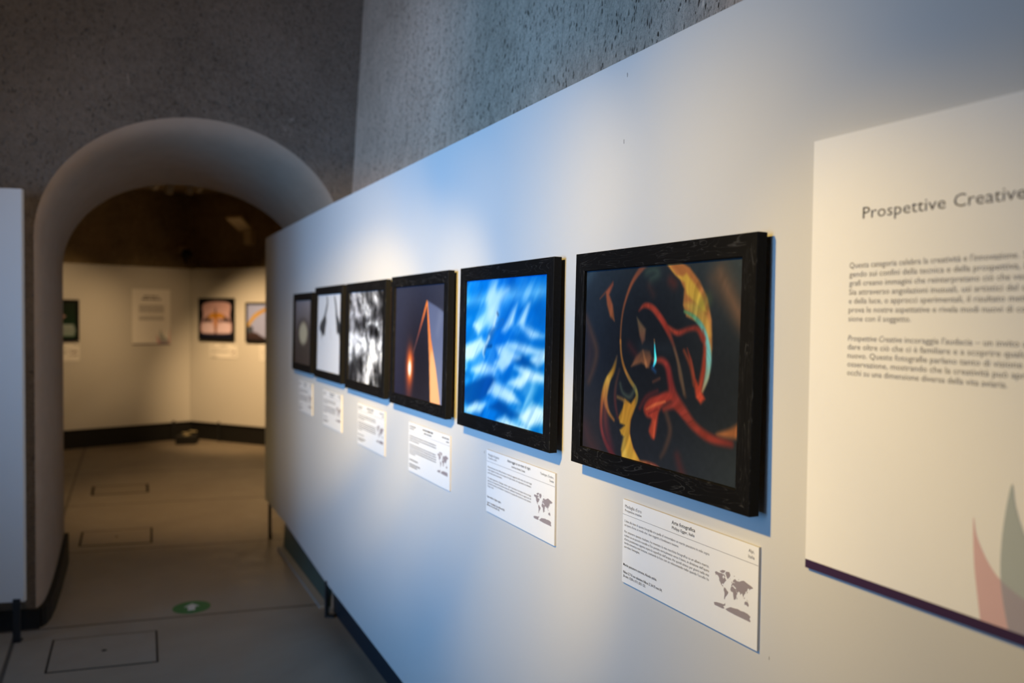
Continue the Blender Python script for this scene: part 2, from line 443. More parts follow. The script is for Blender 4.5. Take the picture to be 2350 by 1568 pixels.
# ------------------------------------------------------------------ setting: far room
CR = Vector((0.975, 11.457, 0))                      # corner where the two far partitions meet
DR = Vector((0.776, -0.977, 0)).normalized()
DL = Vector((-1.455, -0.402, 0)).normalized()
NR = DR.cross(Vector((0, 0, 1)))                     # out of the right-hand one, towards the viewer
NL = (-DL).cross(Vector((0, 0, 1)))
def slab(m, a, b, nrm, near_off, far_off, z0, z1):
    p = [a + nrm * near_off, b + nrm * near_off, b + nrm * far_off, a + nrm * far_off]
    return m.hexa([(q.x, q.y, z0) for q in p] + [(q.x, q.y, z1) for q in p])
struct(slab(MB(), CR - DL * 0.3, CR + DL * 4.5, NL, -0.14, -0.3, 0, 4.2).build('wall_far_left', M['rock']))
struct(slab(MB(), CR - DR * 0.3, CR + DR * 4.5, NR, -0.14, -0.3, 0, 4.2).build('wall_far_right', M['rock']))
struct(slab(MB(), CR - DL * 0.05, CR + DL * 3.0, NL, -0.035, -0.13, 0, 0.30).build('baseboard_far_left', M['black']))
struct(slab(MB(), CR - DR * 0.05, CR + DR * 3.0, NR, -0.035, -0.13, 0, 0.30).build('baseboard_far_right', M['black']))
struct(MB().box(-3.2, -3.0, 6.2, 12.6, 0, 4.2).build('wall_far_side', M['rock']))
struct(MB().box(4.0, 4.2, 5.0, 12.6, 0, 4.2).build('wall_far_other_side', M['rock']))
struct(MB().box(-3.2, 4.2, 12.6, 12.8, 0, 4.2).build('wall_far_end', M['rock']))
struct(MB().box(-3.0, 4.0, 6.9, 12.6, 3.25, 3.4).build('ceiling_far', M['rock']))

# ------------------------------------------------------------------ partitions
def leg(m_parent, x, y, h, dx, dy, mat, foot=0.11):
    """flat black bar with a short foot running back under the board"""
    m = MB()
    d = Vector((dx, dy, 0)).normalized(); s = Vector((-d.y, d.x, 0))
    def bar(a0, a1, z0, z1, w0=0.017):
        p = [Vector((x, y, 0)) + d * a0 - s * w0, Vector((x, y, 0)) + d * a1 - s * w0, Vector((x, y, 0)) + d * a1 + s * w0, Vector((x, y, 0)) + d * a0 + s * w0]
        m.hexa([(q.x, q.y, z0) for q in p] + [(q.x, q.y, z1) for q in p])
    bar(-0.006, 0.006, 0.0, h + 0.02)
    bar(-0.006, foot, 0.0, 0.012)
    return bevel(m.build('leg', mat, m_parent), 0.002, 1)

p = empty('display_partition', Matrix.Identity(4))
tag(p, 'long white display partition on the right carrying the six framed photographs', 'partition')
out = [(-2.2, 0.135), (3.09, 0.160), (4.40, 0.182), (5.55, 0.246), (6.315, 0.246), (6.315, 2.236), (4.27, 2.250), (-2.2, 2.2535)]
nn = len(out)
v = [(WALL, y, z) for y, z in out] + [(WALL + 0.032, y, z) for y, z in out]
f = [tuple(range(nn)), tuple(range(2 * nn - 1, nn - 1, -1))] + [(i, nn + i, nn + (i + 1) % nn, (i + 1) % nn) for i in range(nn)]
bo = ob('board', v, f, M['paint'], p)
bevel(bo, 0.0015, 1)
for y, h, ft in ((4.365, 0.178, 0.05), (6.10, 0.24, 0.012), (2.2, 0.15, 0.05)):
    leg(p, WALL - 0.001, y, h, 0.8, -0.55, M['steel'], ft)
for y, z, r in ((1.554, 2.2105, 0.0035), (1.564, 2.0603, 0.0035), (2.317, 1.2229, 0.003), (1.078, 1.0387, 0.0022)):
    m = MB(); pts = [(y + r * 0.5 * math.cos(a) * random.Random(int(y * 999 + a * 9)).uniform(.6, 1.2), z + r * 1.6 * math.sin(a)) for a in [i * PI / 4 for i in range(8)]]
    m.add([(WALL - 0.0004, a, b) for a, b in pts] + [(WALL + 0.001, a, b) for a, b in pts], [tuple(range(8)), tuple(range(15, 7, -1))] + [(i, (i + 1) % 8, 8 + (i + 1) % 8, 8 + i) for i in range(8)])
    m.build('paint_chip', M['chip'], p)

p = empty('display_partition', Matrix.Identity(4))
tag(p, 'white display partition at the left edge, in front of the arch foot', 'partition')
pa = Vector((-0.380, 4.659, 0)); pd = Vector((-1, 0.3, 0)).normalized(); pn = Vector((-0.3, -1, 0)).normalized()
m = slab(MB(), pa, pa + pd * 2.2, pn, 0.0, -0.03, 0.203, 2.262)
bevel(m.build('board', M['paint'], p), 0.0015, 1)
for s in (0.034, 1.2, 2.1):
    q = pa + pd * s
    leg(p, q.x, q.y, 0.2, 0.3, 1, M['steel'], 0.03)

p = empty('display_partition', Matrix.Identity(4))
tag(p, 'far white display partition left of the corner, holding the text board', 'partition', None)
bevel(slab(MB(), CR, CR + DL * 3.0, NL, 0.0, -0.03, 0.238, 2.257).build('board', M['paint'], p), 0.002, 1)
for s in (0.22, 1.6):
    q = CR + DL * s; leg(p, q.x, q.y, 0.24, -NL.x, -NL.y, M['steel'], 0.03)
p = empty('display_partition', Matrix.Identity(4))
tag(p, 'far white display partition right of the corner, with two framed photographs in view', 'partition', None)
bevel(slab(MB(), CR, CR + DR * 3.0, NR, 0.0, -0.03, 0.238, 2.257).build('board', M['paint'], p), 0.002, 1)
for s in (0.5, 1.6):
    q = CR + DR * s; leg(p, q.x, q.y, 0.24, -NR.x, -NR.y, M['steel'], 0.03)

# ------------------------------------------------------------------ picture contents (ink on paper, painted per vertex)
PICTURES = {
 'swirl': (264, 206, [
  ('bg',(46,52,62),(66,64,62),(44,36,42),(54,54,58)),
  ('glow',(0.476,0.437),0.42,0.55,(26,24,28),1.4,0.85),
  ('glow',(0.883,0.571),0.3,0.35,(34,32,35),1.4,0.8),
  ('grain',0.06),
  ('poly',[(0.806,0.108),(0.864,0.052),(0.909,0.111),(0.96,0.222),(1.001,0.285),(1.0,0.344),(0.953,0.31),(0.903,0.241),(0.852,0.176)],(104,74,58),(120,74,52),0.05,0.75,90),
  ('stroke',[(0.854,0.082),(0.901,0.176),(0.956,0.268),(0.988,0.313)],[0.006,0.012,0.015,0.012],[(128,86,66),(128,86,66),(128,86,66),(128,86,66)],0.03,0.6),
  ('stroke',[(0.028,0.086),(0.094,0.013)],[0.012,0.018],[(70,84,96),(70,84,96)],0.04,0.6),
  ('poly',[(0.225,0.101),(0.186,0.136),(0.132,0.184),(0.174,0.156),(0.186,0.216),(0.21,0.275),(0.242,0.297),(0.227,0.216),(0.2,0.165),(0.227,0.117)],(150,66,48),(186,92,52),0.0093,0.9,90),
  ('stroke',[(0.026,0.276),(0.071,0.357),(0.115,0.449),(0.101,0.532),(0.062,0.618)],[0.0048,0.0096,0.012,0.0084,0.003],[(110,66,50),(110,66,50),(110,66,50),(110,66,50),(110,66,50)],0.03,0.75),
  ('stroke',[(0.045,0.358),(0.065,0.464),(0.043,0.572)],[0.006,0.018,0.006],[(84,52,50),(84,52,50),(84,52,50)],0.04,0.6),
  ('stroke',[(0.043,0.859),(0.079,0.925),(0.131,0.975)],[0.012,0.018,0.018],[(88,48,50),(88,48,50),(88,48,50)],0.06,0.6),
  ('stroke',[(0.288,0.405),(0.291,0.304),(0.309,0.215),(0.353,0.117),(0.415,0.049),(0.482,0.008),(0.568,0.001),(0.644,0.014)],[0.0036,0.0042,0.006,0.0084,0.012,0.0132,0.0096,0.006],[(170,92,48),(150,78,46),(140,70,46),(150,72,48),(126,66,50),(110,66,56),(96,84,86),(60,80,110)],0.0072,0.95),
  ('stroke',[(0.45,0.067),(0.497,0.058),(0.518,0.079),(0.478,0.099)],[0.0072,0.0096,0.0096,0.006],[(74,86,72),(74,86,72),(74,86,72),(74,86,72)],0.03,0.7),
  ('stroke',[(0.466,0.13),(0.494,0.173)],[0.0036,0.0036],[(90,50,44),(90,50,44)],0.03,0.6),
  ('poly',[(0.556,0.024),(0.602,0.072),(0.647,0.109),(0.673,0.154),(0.669,0.224),(0.689,0.274),(0.749,0.297),(0.791,0.349),(0.805,0.425),(0.803,0.522),(0.785,0.592),(0.815,0.531),(0.828,0.405),(0.822,0.29),(0.797,0.194),(0.755,0.122),(0.7,0.061),(0.632,0.023)],(176,96,52),(182,120,66),0.0074,1,90),
  ('poly',[(0.582,0.041),(0.624,0.091),(0.665,0.096),(0.683,0.085),(0.732,0.136),(0.769,0.185),(0.794,0.252),(0.771,0.253),(0.735,0.214),(0.686,0.174),(0.674,0.125),(0.634,0.098)],(214,150,58),(218,160,62),0.0087,0.9,90),
  ('stroke',[(0.687,0.224),(0.736,0.243),(0.784,0.291),(0.808,0.348)],[0.0072,0.018,0.018,0.012],[(206,146,66),(206,146,66),(206,146,66),(206,146,66)],0.012,0.8),
  ('stroke',[(0.679,0.252),(0.727,0.273),(0.771,0.316),(0.798,0.378),(0.812,0.454),(0.804,0.532),(0.785,0.592)],[0.0048,0.0072,0.0108,0.0132,0.0144,0.0108,0.0048],[(96,130,84),(90,140,104),(104,160,146),(120,180,176),(118,172,168),(140,150,130),(150,110,80)],0.0072,0.95),
  ('stroke',[(0.736,0.243),(0.792,0.204)],[0.012,0.012],[(120,130,60),(120,130,60)],0.04,0.5),
  ('poly',[(0.78,0.33),(0.799,0.406),(0.798,0.503),(0.78,0.593),(0.8,0.622),(0.778,0.646),(0.753,0.622),(0.74,0.558),(0.723,0.49),(0.699,0.413),(0.724,0.461),(0.746,0.538),(0.764,0.565),(0.777,0.496),(0.784,0.427)],(150,54,40),(196,66,44),0.0087,0.95,90),
  ('stroke',[(0.591,0.325),(0.643,0.347),(0.703,0.329),(0.75,0.327),(0.782,0.369)],[0.0072,0.0096,0.0084,0.0096,0.012],[(176,64,46),(170,58,44),(130,48,40),(150,54,42),(150,54,42)],0.0096,0.95),
  ('stroke',[(0.597,0.113),(0.616,0.128)],[0.012,0.012],[(110,44,36),(110,44,36)],0.03,0.7),
  ('stroke',[(0.407,0.247),(0.441,0.223),(0.49,0.234),(0.538,0.277),(0.579,0.327),(0.619,0.397),(0.647,0.466),(0.668,0.546),(0.696,0.623)],[0.0036,0.0084,0.012,0.0132,0.012,0.0072,0.006,0.0084,0.0072],[(110,44,38),(176,60,44),(180,62,46),(176,58,44),(168,54,42),(120,58,46),(110,70,54),(104,70,54),(70,48,42)],0.0084,0.95),
  ('stroke',[(0.511,0.477),(0.558,0.475),(0.591,0.502),(0.612,0.572),(0.633,0.631),(0.691,0.694),(0.753,0.749),(0.835,0.784),(0.933,0.79)],[0.0072,0.0108,0.0144,0.0168,0.0216,0.0204,0.0156,0.0144,0.0108],[(150,56,46),(160,56,46),(140,46,42),(128,42,40),(146,50,42),(146,54,44),(156,56,44),(150,52,42),(120,46,42)],0.012,0.95),
  ('poly',[(0.454,0.707),(0.483,0.66),(0.543,0.633),(0.601,0.612),(0.627,0.642),(0.577,0.674),(0.547,0.715),(0.538,0.774),(0.523,0.84),(0.491,0.81),(0.505,0.753),(0.472,0.742)],(160,50,40),(196,66,46),0.0112,0.95,90),
  ('stroke',[(0.471,0.71),(0.525,0.681),(0.583,0.66)],[0.0036,0.006,0.0036],[(220,100,60),(220,100,60),(220,100,60)],0.006,0.8),
  ('stroke',[(0.486,0.729),(0.539,0.7)],[0.0036,0.0036],[(120,40,36),(120,40,36)],0.006,0.8),
  ('stroke',[(0.521,0.761),(0.516,0.825)],[0.006,0.0072],[(214,84,52),(214,84,52)],0.012,0.8),
  ('stroke',[(0.578,0.695),(0.635,0.671),(0.692,0.704)],[0.0096,0.0132,0.012],[(150,52,42),(150,52,42),(150,52,42)],0.012,0.9),
  ('stroke',[(0.592,0.713),(0.617,0.787),(0.59,0.875),(0.566,0.916)],[0.0084,0.0096,0.0072,0.0036],[(96,62,50),(96,62,50),(96,62,50),(96,62,50)],0.015,0.8),
  ('stroke',[(0.429,0.71),(0.469,0.651),(0.536,0.616)],[0.006,0.0072,0.0048],[(110,40,40),(110,40,40),(110,40,40)],0.012,0.7),
  ('poly',[(0.862,0.761),(0.931,0.727),(0.977,0.69),(1.003,0.655),(1.002,0.746),(0.932,0.766)],(150,84,52),(186,100,58),0.0124,0.9,90),
  ('stroke',[(0.661,0.892),(0.683,0.949),(0.714,1.008)],[0.006,0.0084,0.0096],[(104,44,42),(104,44,42),(104,44,42)],0.03,0.8),
  ('stroke',[(0.682,0.424),(0.721,0.491),(0.74,0.568)],[0.006,0.0084,0.006],[(140,58,40),(140,58,40),(140,58,40)],0.009,0.8),
  ('stroke',[(0.626,0.417),(0.667,0.515),(0.689,0.614)],[0.0036,0.0048,0.0036],[(110,80,60),(110,80,60),(110,80,60)],0.009,0.7),
  ('poly',[(0.395,0.28),(0.428,0.311),(0.453,0.334),(0.449,0.385),(0.433,0.405),(0.415,0.365)],(120,90,62),(132,72,56),0.0093,0.9,90),
  ('poly',[(0.366,0.516),(0.396,0.464),(0.437,0.429),(0.484,0.436),(0.496,0.467),(0.478,0.513),(0.431,0.494)],(104,62,46),(160,90,60),0.0093,0.9,90),
  ('stroke',[(0.44,0.439),(0.464,0.507)],[0.0036,0.0072],[(190,110,70),(190,110,70)],0.0072,0.8),
  ('stroke',[(0.348,0.412),(0.392,0.453)],[0.0048,0.0048],[(96,40,40),(96,40,40)],0.03,0.7),
  ('stroke',[(0.427,0.419),(0.595,0.419)],[0.012,0.012],[(44,46,52),(44,46,52)],0.04,0.6),
  ('stroke',[(0.51,0.395),(0.514,0.435),(0.518,0.476),(0.508,0.504)],[0.0024,0.0048,0.0072,0.0042],[(70,180,196),(80,220,226),(110,244,246),(60,170,200)],0.0036,1),
  ('stroke',[(0.508,0.382),(0.51,0.398)],[0.003,0.0024],[(150,90,60),(150,90,60)],0.0048,0.9),
  ('stroke',[(0.503,0.514),(0.52,0.529)],[0.006,0.0036],[(40,80,130),(40,80,130)],0.012,0.8),
  ('stroke',[(0.508,0.577),(0.547,0.558)],[0.0036,0.0036],[(110,60,48),(110,60,48)],0.009,0.8),
  ('stroke',[(0.289,0.393),(0.296,0.46),(0.319,0.525),(0.36,0.582),(0.401,0.627),(0.408,0.669),(0.387,0.721),(0.367,0.774),(0.364,0.841),(0.387,0.903),(0.43,0.96)],[0.0048,0.0054,0.0072,0.0084,0.0084,0.0078,0.0078,0.0072,0.006,0.006,0.006],[(196,110,50),(200,116,56),(190,110,50),(180,120,60),(150,120,60),(150,112,56),(190,120,50),(200,110,44),(196,96,44),(190,90,44),(190,90,44)],0.006,0.95),
  ('poly',[(0.329,0.677),(0.316,0.726),(0.29,0.774),(0.3,0.8),(0.334,0.806),(0.301,0.835),(0.311,0.854),(0.332,0.862),(0.313,0.928),(0.321,0.977),(0.359,0.999),(0.44,0.96),(0.393,0.908),(0.367,0.84),(0.368,0.774),(0.395,0.709),(0.402,0.659),(0.371,0.696)],(214,130,44),(232,160,60),0.0074,1,90),
  ('stroke',[(0.278,0.674),(0.312,0.681),(0.33,0.69)],[0.0048,0.006,0.0072],[(170,110,60),(170,110,60),(170,110,60)],0.009,0.8),
  ('stroke',[(0.294,0.605),(0.314,0.648),(0.363,0.664),(0.395,0.616)],[0.0048,0.006,0.0084,0.006],[(84,84,70),(84,84,70),(84,84,70),(84,84,70)],0.012,0.7),
  ('stroke',[(0.333,0.868),(0.331,0.924),(0.351,0.965)],[0.0072,0.012,0.012],[(240,176,80),(240,176,80),(240,176,80)],0.012,0.7),
  ('stroke',[(0.402,0.977),(0.48,0.967),(0.541,0.971),(0.575,0.993),(0.588,1.007)],[0.0108,0.012,0.012,0.0096,0.006],[(226,140,70),(170,84,56),(150,70,58),(226,150,110),(240,176,140)],0.0072,0.95),
  ('stroke',[(0.507,0.966),(0.548,0.973),(0.582,1.002)],[0.0024,0.0042,0.0042],[(244,190,150),(244,190,150),(244,190,150)],0.0036,0.9),
  ('stroke',[(0.417,1.007),(0.495,1.011),(0.562,1.012)],[0.012,0.0144,0.012],[(90,40,44),(90,40,44),(90,40,44)],0.012,0.8),
  ('stroke',[(0.267,0.473),(0.243,0.543),(0.201,0.604),(0.174,0.676),(0.164,0.77),(0.17,0.85),(0.211,0.924),(0.291,0.994)],[0.0036,0.0108,0.0144,0.012,0.0096,0.0096,0.0108,0.012],[(90,64,52),(216,136,50),(230,156,60),(200,110,50),(150,66,50),(124,50,50),(110,44,48),(104,40,44)],0.0084,0.95),
  ('stroke',[(0.213,0.591),(0.191,0.685),(0.214,0.751),(0.257,0.791)],[0.012,0.0144,0.0084,0.0048],[(224,150,66),(214,124,60),(220,130,60),(200,110,56)],0.0084,0.85),
  ('stroke',[(0.192,0.72),(0.202,0.834),(0.246,0.941)],[0.0084,0.0132,0.012],[(150,70,56),(120,50,52),(92,38,46)],0.03,0.8),
  ('stroke',[(0.286,0.539),(0.264,0.62),(0.263,0.699),(0.284,0.775)],[0.0048,0.006,0.0072,0.0048],[(84,56,48),(112,60,48),(120,50,46),(110,46,46)],0.012,0.7),
  ('wisps',),
 ]),
 'sea': (180, 142, [
  ('bg',(0,118,214),(0,110,206),(0,128,220),(0,110,200)),
  ('waves',),
  ('poly',[(0.008,0.161),(0.32,0.138),(0.72,0.106),(0.991,0.116),(0.996,0.153),(0.79,0.174),(0.476,0.191),(0.01,0.2)],(140,204,242),(140,204,242),0.05,0.8,90),
  ('poly',[(0.797,0.327),(0.891,0.269),(1.0,0.24),(1.0,0.295),(0.926,0.343)],(0,104,190),(0,104,190),0.05,0.85,90),
  ('poly',[(0.792,0.212),(0.994,0.176),(0.997,0.24),(0.859,0.269)],(0,104,190),(0,104,190),0.06,0.7,90),
  ('poly',[(0.022,0.433),(0.105,0.342),(0.227,0.275),(0.191,0.383),(0.09,0.474)],(0,104,190),(0,104,190),0.05,0.8,90),
  ('poly',[(0.014,0.278),(0.119,0.211),(0.264,0.201),(0.166,0.298)],(0,104,190),(0,104,190),0.06,0.7,90),
  ('poly',[(0.446,0.335),(0.516,0.242),(0.604,0.202),(0.556,0.312)],(0,104,190),(0,104,190),0.05,0.8,90),
  ('poly',[(0.579,0.412),(0.7,0.378),(0.803,0.442),(0.703,0.456)],(0,104,190),(0,104,190),0.02,0.9,90),
  ('poly',[(0.853,0.458),(0.929,0.408),(0.996,0.378),(0.993,0.47),(0.933,0.482)],(0,104,190),(0,104,190),0.022,0.9,90),
  ('poly',[(0.622,0.559),(0.723,0.513),(0.858,0.572),(0.744,0.595)],(0,72,150),(0,72,150),0.02,0.85,90),
  ('poly',[(0.001,0.669),(0.1,0.672),(0.124,0.714),(0.015,0.723)],(0,104,190),(0,104,190),0.022,0.8,90),
  ('poly',[(0.001,0.792),(0.146,0.733),(0.348,0.672),(0.427,0.717),(0.256,0.852),(0.112,0.902),(0.012,0.881)],(0,72,150),(0,72,150),0.022,0.9,90),
  ('poly',[(0.358,0.882),(0.471,0.826),(0.725,0.894),(0.604,0.921)],(0,72,150),(0,72,150),0.022,0.9,90),
  ('poly',[(0.82,0.785),(0.881,0.702),(0.988,0.664),(0.976,0.739),(0.885,0.796)],(0,104,190),(0,104,190),0.022,0.9,90),
  ('poly',[(0.596,0.756),(0.665,0.724),(0.735,0.742),(0.65,0.766)],(0,104,190),(0,104,190),0.02,0.8,90),
  ('poly',[(0.445,0.685),(0.607,0.61),(0.678,0.624),(0.539,0.707)],(0,104,190),(0,104,190),0.022,0.8,90),
  ('poly',[(0.027,0.968),(0.158,0.962),(0.284,0.998),(0.029,1.002)],(0,104,190),(0,104,190),0.022,0.8,90),
  ('poly',[(0.875,0.912),(0.993,0.913),(0.989,0.997),(0.831,0.995)],(0,104,190),(0,104,190),0.05,0.7,90),
  ('poly',[(0.126,0.342),(0.401,0.201),(0.386,0.274),(0.192,0.405)],(222,238,248),(222,238,248),0.022,0.9,90),
  ('poly',[(0.486,0.375),(0.606,0.242),(0.656,0.202),(0.61,0.331),(0.523,0.384)],(222,238,248),(222,238,248),0.022,0.9,90),
  ('poly',[(0.663,0.33),(0.766,0.203),(0.791,0.203),(0.731,0.338)],(222,238,248),(222,238,248),0.022,0.9,90),
  ('poly',[(0.698,0.339),(0.799,0.356),(0.936,0.398),(0.802,0.413)],(222,238,248),(222,238,248),0.022,0.9,90),
  ('poly',[(0.415,0.48),(0.527,0.464),(0.707,0.534),(0.569,0.573),(0.456,0.54)],(222,238,248),(222,238,248),0.022,0.9,90),
  ('poly',[(0.545,0.453),(0.737,0.454),(0.869,0.476),(0.994,0.488),(0.806,0.508),(0.618,0.49)],(222,238,248),(222,238,248),0.022,0.9,90),
  ('poly',[(0.12,0.648),(0.264,0.594),(0.441,0.613),(0.405,0.657),(0.185,0.676)],(222,238,248),(222,238,248),0.022,0.9,90),
  ('poly',[(0.641,0.598),(0.778,0.597),(0.94,0.622),(0.991,0.663),(0.815,0.671)],(222,238,248),(222,238,248),0.022,0.9,90),
  ('poly',[(0.808,0.537),(0.963,0.471),(0.98,0.516),(0.875,0.58)],(222,238,248),(222,238,248),0.022,0.9,90),
  ('poly',[(0.334,0.79),(0.408,0.709),(0.614,0.75),(0.722,0.816),(0.582,0.823)],(222,238,248),(222,238,248),0.022,0.9,90),
  ('poly',[(0.575,0.703),(0.779,0.616),(0.845,0.62),(0.717,0.729)],(222,238,248),(222,238,248),0.022,0.9,90),
  ('poly',[(-0.008,0.501),(0.235,0.425),(0.298,0.475),(0.138,0.581),(0.009,0.601)],(222,238,248),(222,238,248),0.022,0.9,90),
  ('poly',[(0.015,0.936),(0.195,0.87),(0.318,0.866),(0.24,0.929),(0.05,0.965)],(222,238,248),(222,238,248),0.022,0.9,90),
  ('poly',[(0.44,0.965),(0.55,0.918),(0.695,0.968),(0.68,1.01),(0.554,0.999)],(222,238,248),(222,238,248),0.022,0.9,90),
  ('poly',[(0.708,0.897),(0.854,0.8),(0.988,0.821),(0.954,0.9),(0.796,0.952)],(222,238,248),(222,238,248),0.022,0.9,90),
  ('poly',[(0.59,0.984),(0.762,0.948),(0.831,0.995),(0.68,1.019)],(222,238,248),(222,238,248),0.022,0.9,90),
  ('poly',[(0.402,0.585),(0.53,0.515),(0.605,0.57),(0.499,0.639)],(222,238,248),(222,238,248),0.022,0.9,90),
  ('smear',0.85,-1.0,0.013),
  ('streaks',),
  ('poly',[(0.294,0.201),(0.319,0.107),(0.404,0.059),(0.42,0.109),(0.555,0.11),(0.467,0.191),(0.435,0.294),(0.375,0.362),(0.311,0.332)],(206,228,242),(206,228,242),0.04,0.85,90),
  ('poly',[(0.176,0.298),(0.304,0.212),(0.331,0.337),(0.21,0.351)],(140,204,242),(140,204,242),0.05,0.6,90),
  ('stroke',[(0.424,0.263),(0.398,0.315),(0.381,0.362),(0.335,0.421)],[0.01,0.012,0.012,0.016],[(216,228,236),(216,228,236),(216,228,236),(216,228,236)],0.01,0.9),
  ('stroke',[(0.387,0.373),(0.345,0.421),(0.308,0.475)],[0.014,0.03,0.014],[(30,104,176),(30,104,176),(30,104,176)],0.02,0.9),
  ('stroke',[(0.335,0.421),(0.294,0.476),(0.264,0.52),(0.278,0.556)],[0.01,0.012,0.012,0.006],[(210,220,226),(210,220,226),(210,220,226),(210,220,226)],0.014,0.8),
  ('stroke',[(0.281,0.535),(0.298,0.486)],[0.006,0.008],[(60,110,160),(60,110,160)],0.01,0.8),
  ('stroke',[(0.418,0.335),(0.491,0.303),(0.505,0.323),(0.447,0.355),(0.4,0.367)],[0.004,0.004,0.004,0.004,0.004],[(60,110,170),(60,110,170),(60,110,170),(60,110,170),(60,110,170)],0.012,0.7),
  ('stroke',[(0.427,0.259),(0.439,0.273)],[0.006,0.006],[(40,70,110),(40,70,110)],0.01,0.8),
  ('stroke',[(0.318,0.485),(0.367,0.477)],[0.006,0.008],[(0,60,120),(0,60,120)],0.01,0.8),
  ('smear',0.85,-1.0,0.006),
 ]),
 'beam': (100, 78, [
  ('bg',(48,50,66),(56,56,68),(44,40,56),(52,48,54)),
  ('glow',(0.531,0.666),0.4,0.6,(34,28,32),1.2,0.8),
  ('grain',0.05),
  ('poly',[(0.649,0.162),(0.838,0.217),(1.015,0.284),(1.002,1.001),(0.906,1.001),(0.732,0.462)],(96,98,118),(122,124,146),0.008,1,90),
  ('stroke',[(0.845,0.402),(0.882,0.29)],[0.02,0.03],[(130,130,146),(130,130,146)],0.05,0.5),
  ('poly',[(0.65,0.177),(0.674,0.246),(0.732,0.462),(0.826,0.691),(0.918,0.999),(0.743,1.003),(0.71,0.653),(0.671,0.369)],(240,112,44),(255,176,112),0.006,1,90),
  ('poly',[(0.729,0.652),(0.751,0.556),(0.826,0.701),(0.909,0.989),(0.786,1.0),(0.747,0.839)],(255,196,130),(250,170,120),0.02,0.7,90),
  ('stroke',[(0.646,0.179),(0.594,0.275),(0.531,0.383),(0.466,0.493),(0.4,0.597)],[0.012,0.011,0.007,0.005,0.004],[(255,130,50),(244,120,56),(190,90,60),(140,80,70),(110,76,72)],0.006,1),
  ('stroke',[(0.652,0.179),(0.682,0.331)],[0.008,0.01],[(255,130,50),(255,130,50)],0.006,1),
  ('glow',(0.328,0.791),0.075,0.26,(110,56,50),1.2,0.8),
  ('glow',(0.345,0.709),0.075,0.17,(236,92,40),1.2,1),
  ('glow',(0.345,0.714),0.042,0.11,(255,150,70),1.6,1),
  ('glow',(0.34,0.725),0.03,0.07,(255,246,220),2.5,1),
  ('stroke',[(0.388,0.606),(0.407,0.645)],[0.006,0.012],[(150,60,44),(150,60,44)],0.01,0.8),
 ]),
 'plume': (120, 96, [
  ('bg',(150,146,148),(90,88,90),(60,58,58),(80,78,78)),
  ('poly',[(0.041,0.037),(0.261,0.03),(0.482,0.169),(0.422,0.291),(0.143,0.368),(0.006,0.293)],(140,136,138),(140,136,138),0.06,0.92,90),
  ('poly',[(0.26,0.017),(0.401,0.009),(0.514,0.145),(0.618,0.195),(0.626,0.314),(0.456,0.279)],(214,210,212),(214,210,212),0.05,0.92,90),
  ('poly',[(0.605,0.002),(0.771,0.054),(0.869,0.115),(0.779,0.172),(0.615,0.147)],(214,210,212),(214,210,212),0.05,0.92,90),
  ('poly',[(0.8,0.008),(1.0,0.002),(0.997,0.208),(0.873,0.173)],(46,44,46),(46,44,46),0.06,0.92,90),
  ('poly',[(0.229,0.079),(0.343,0.168),(0.276,0.217)],(46,44,46),(46,44,46),0.05,0.92,90),
  ('poly',[(0.547,0.134),(0.779,0.172),(0.716,0.195)],(46,44,46),(46,44,46),0.04,0.92,90),
  ('poly',[(0.72,0.254),(0.907,0.219),(1.001,0.265),(0.976,0.357),(0.788,0.324),(0.659,0.313)],(46,44,46),(46,44,46),0.05,0.92,90),
  ('poly',[(-0.003,0.408),(0.216,0.367),(0.432,0.412),(0.261,0.477),(0.004,0.484)],(140,136,138),(140,136,138),0.06,0.92,90),
  ('poly',[(0.214,0.342),(0.593,0.314),(0.431,0.4),(0.292,0.415)],(46,44,46),(46,44,46),0.05,0.92,90),
  ('poly',[(0.005,0.497),(0.296,0.464),(0.57,0.457),(0.801,0.521),(0.985,0.504),(0.969,0.741),(0.844,0.703),(0.69,0.758),(0.761,0.868),(0.608,0.984),(0.441,0.987),(0.442,0.773),(0.313,0.684),(0.102,0.756),(0.001,0.8)],(214,210,212),(214,210,212),0.04,0.92,90),
  ('poly',[(0.5,0.411),(0.53,0.363),(0.693,0.337),(0.839,0.37),(0.858,0.427),(0.794,0.406),(0.695,0.36),(0.564,0.374)],(230,228,228),(230,228,228),0.025,0.92,90),
  ('poly',[(0.569,0.434),(0.631,0.373),(0.793,0.394),(0.798,0.463),(0.671,0.49)],(46,44,46),(46,44,46),0.04,0.92,90),
  ('poly',[(0.283,0.746),(0.382,0.668),(0.442,0.773),(0.434,0.893),(0.328,0.876)],(46,44,46),(46,44,46),0.03,0.92,90),
  ('poly',[(0.002,0.812),(0.176,0.764),(0.291,0.855),(0.267,0.99),(0.01,0.987)],(46,44,46),(46,44,46),0.04,0.92,90),
  ('poly',[(0.326,0.852),(0.406,0.895),(0.424,0.994),(0.303,0.999)],(170,166,170),(170,166,170),0.03,0.92,90),
  ('poly',[(0.661,0.806),(0.787,0.786),(0.821,0.818),(0.695,0.838)],(46,44,46),(46,44,46),0.04,0.92,90),
  ('poly',[(0.641,0.993),(0.69,0.85),(0.738,0.996)],(46,44,46),(46,44,46),0.02,0.92,90),
  ('poly',[(0.714,0.872),(0.828,0.931),(0.894,0.993),(0.738,0.996)],(214,210,212),(214,210,212),0.03,0.92,90),
  ('poly',[(0.821,0.818),(0.939,0.743),(0.988,0.807),(0.985,0.996),(0.878,0.983)],(46,44,46),(46,44,46),0.05,0.92,90),
  ('poly',[(0.878,0.746),(0.968,0.718),(0.992,0.873),(0.916,0.868)],(150,146,146),(150,146,146),0.04,0.92,90),
  ('poly',[(0.884,0.358),(0.977,0.368),(0.966,0.448),(0.891,0.461)],(140,136,138),(140,136,138),0.05,0.92,90),
  ('feather',),
 ]),
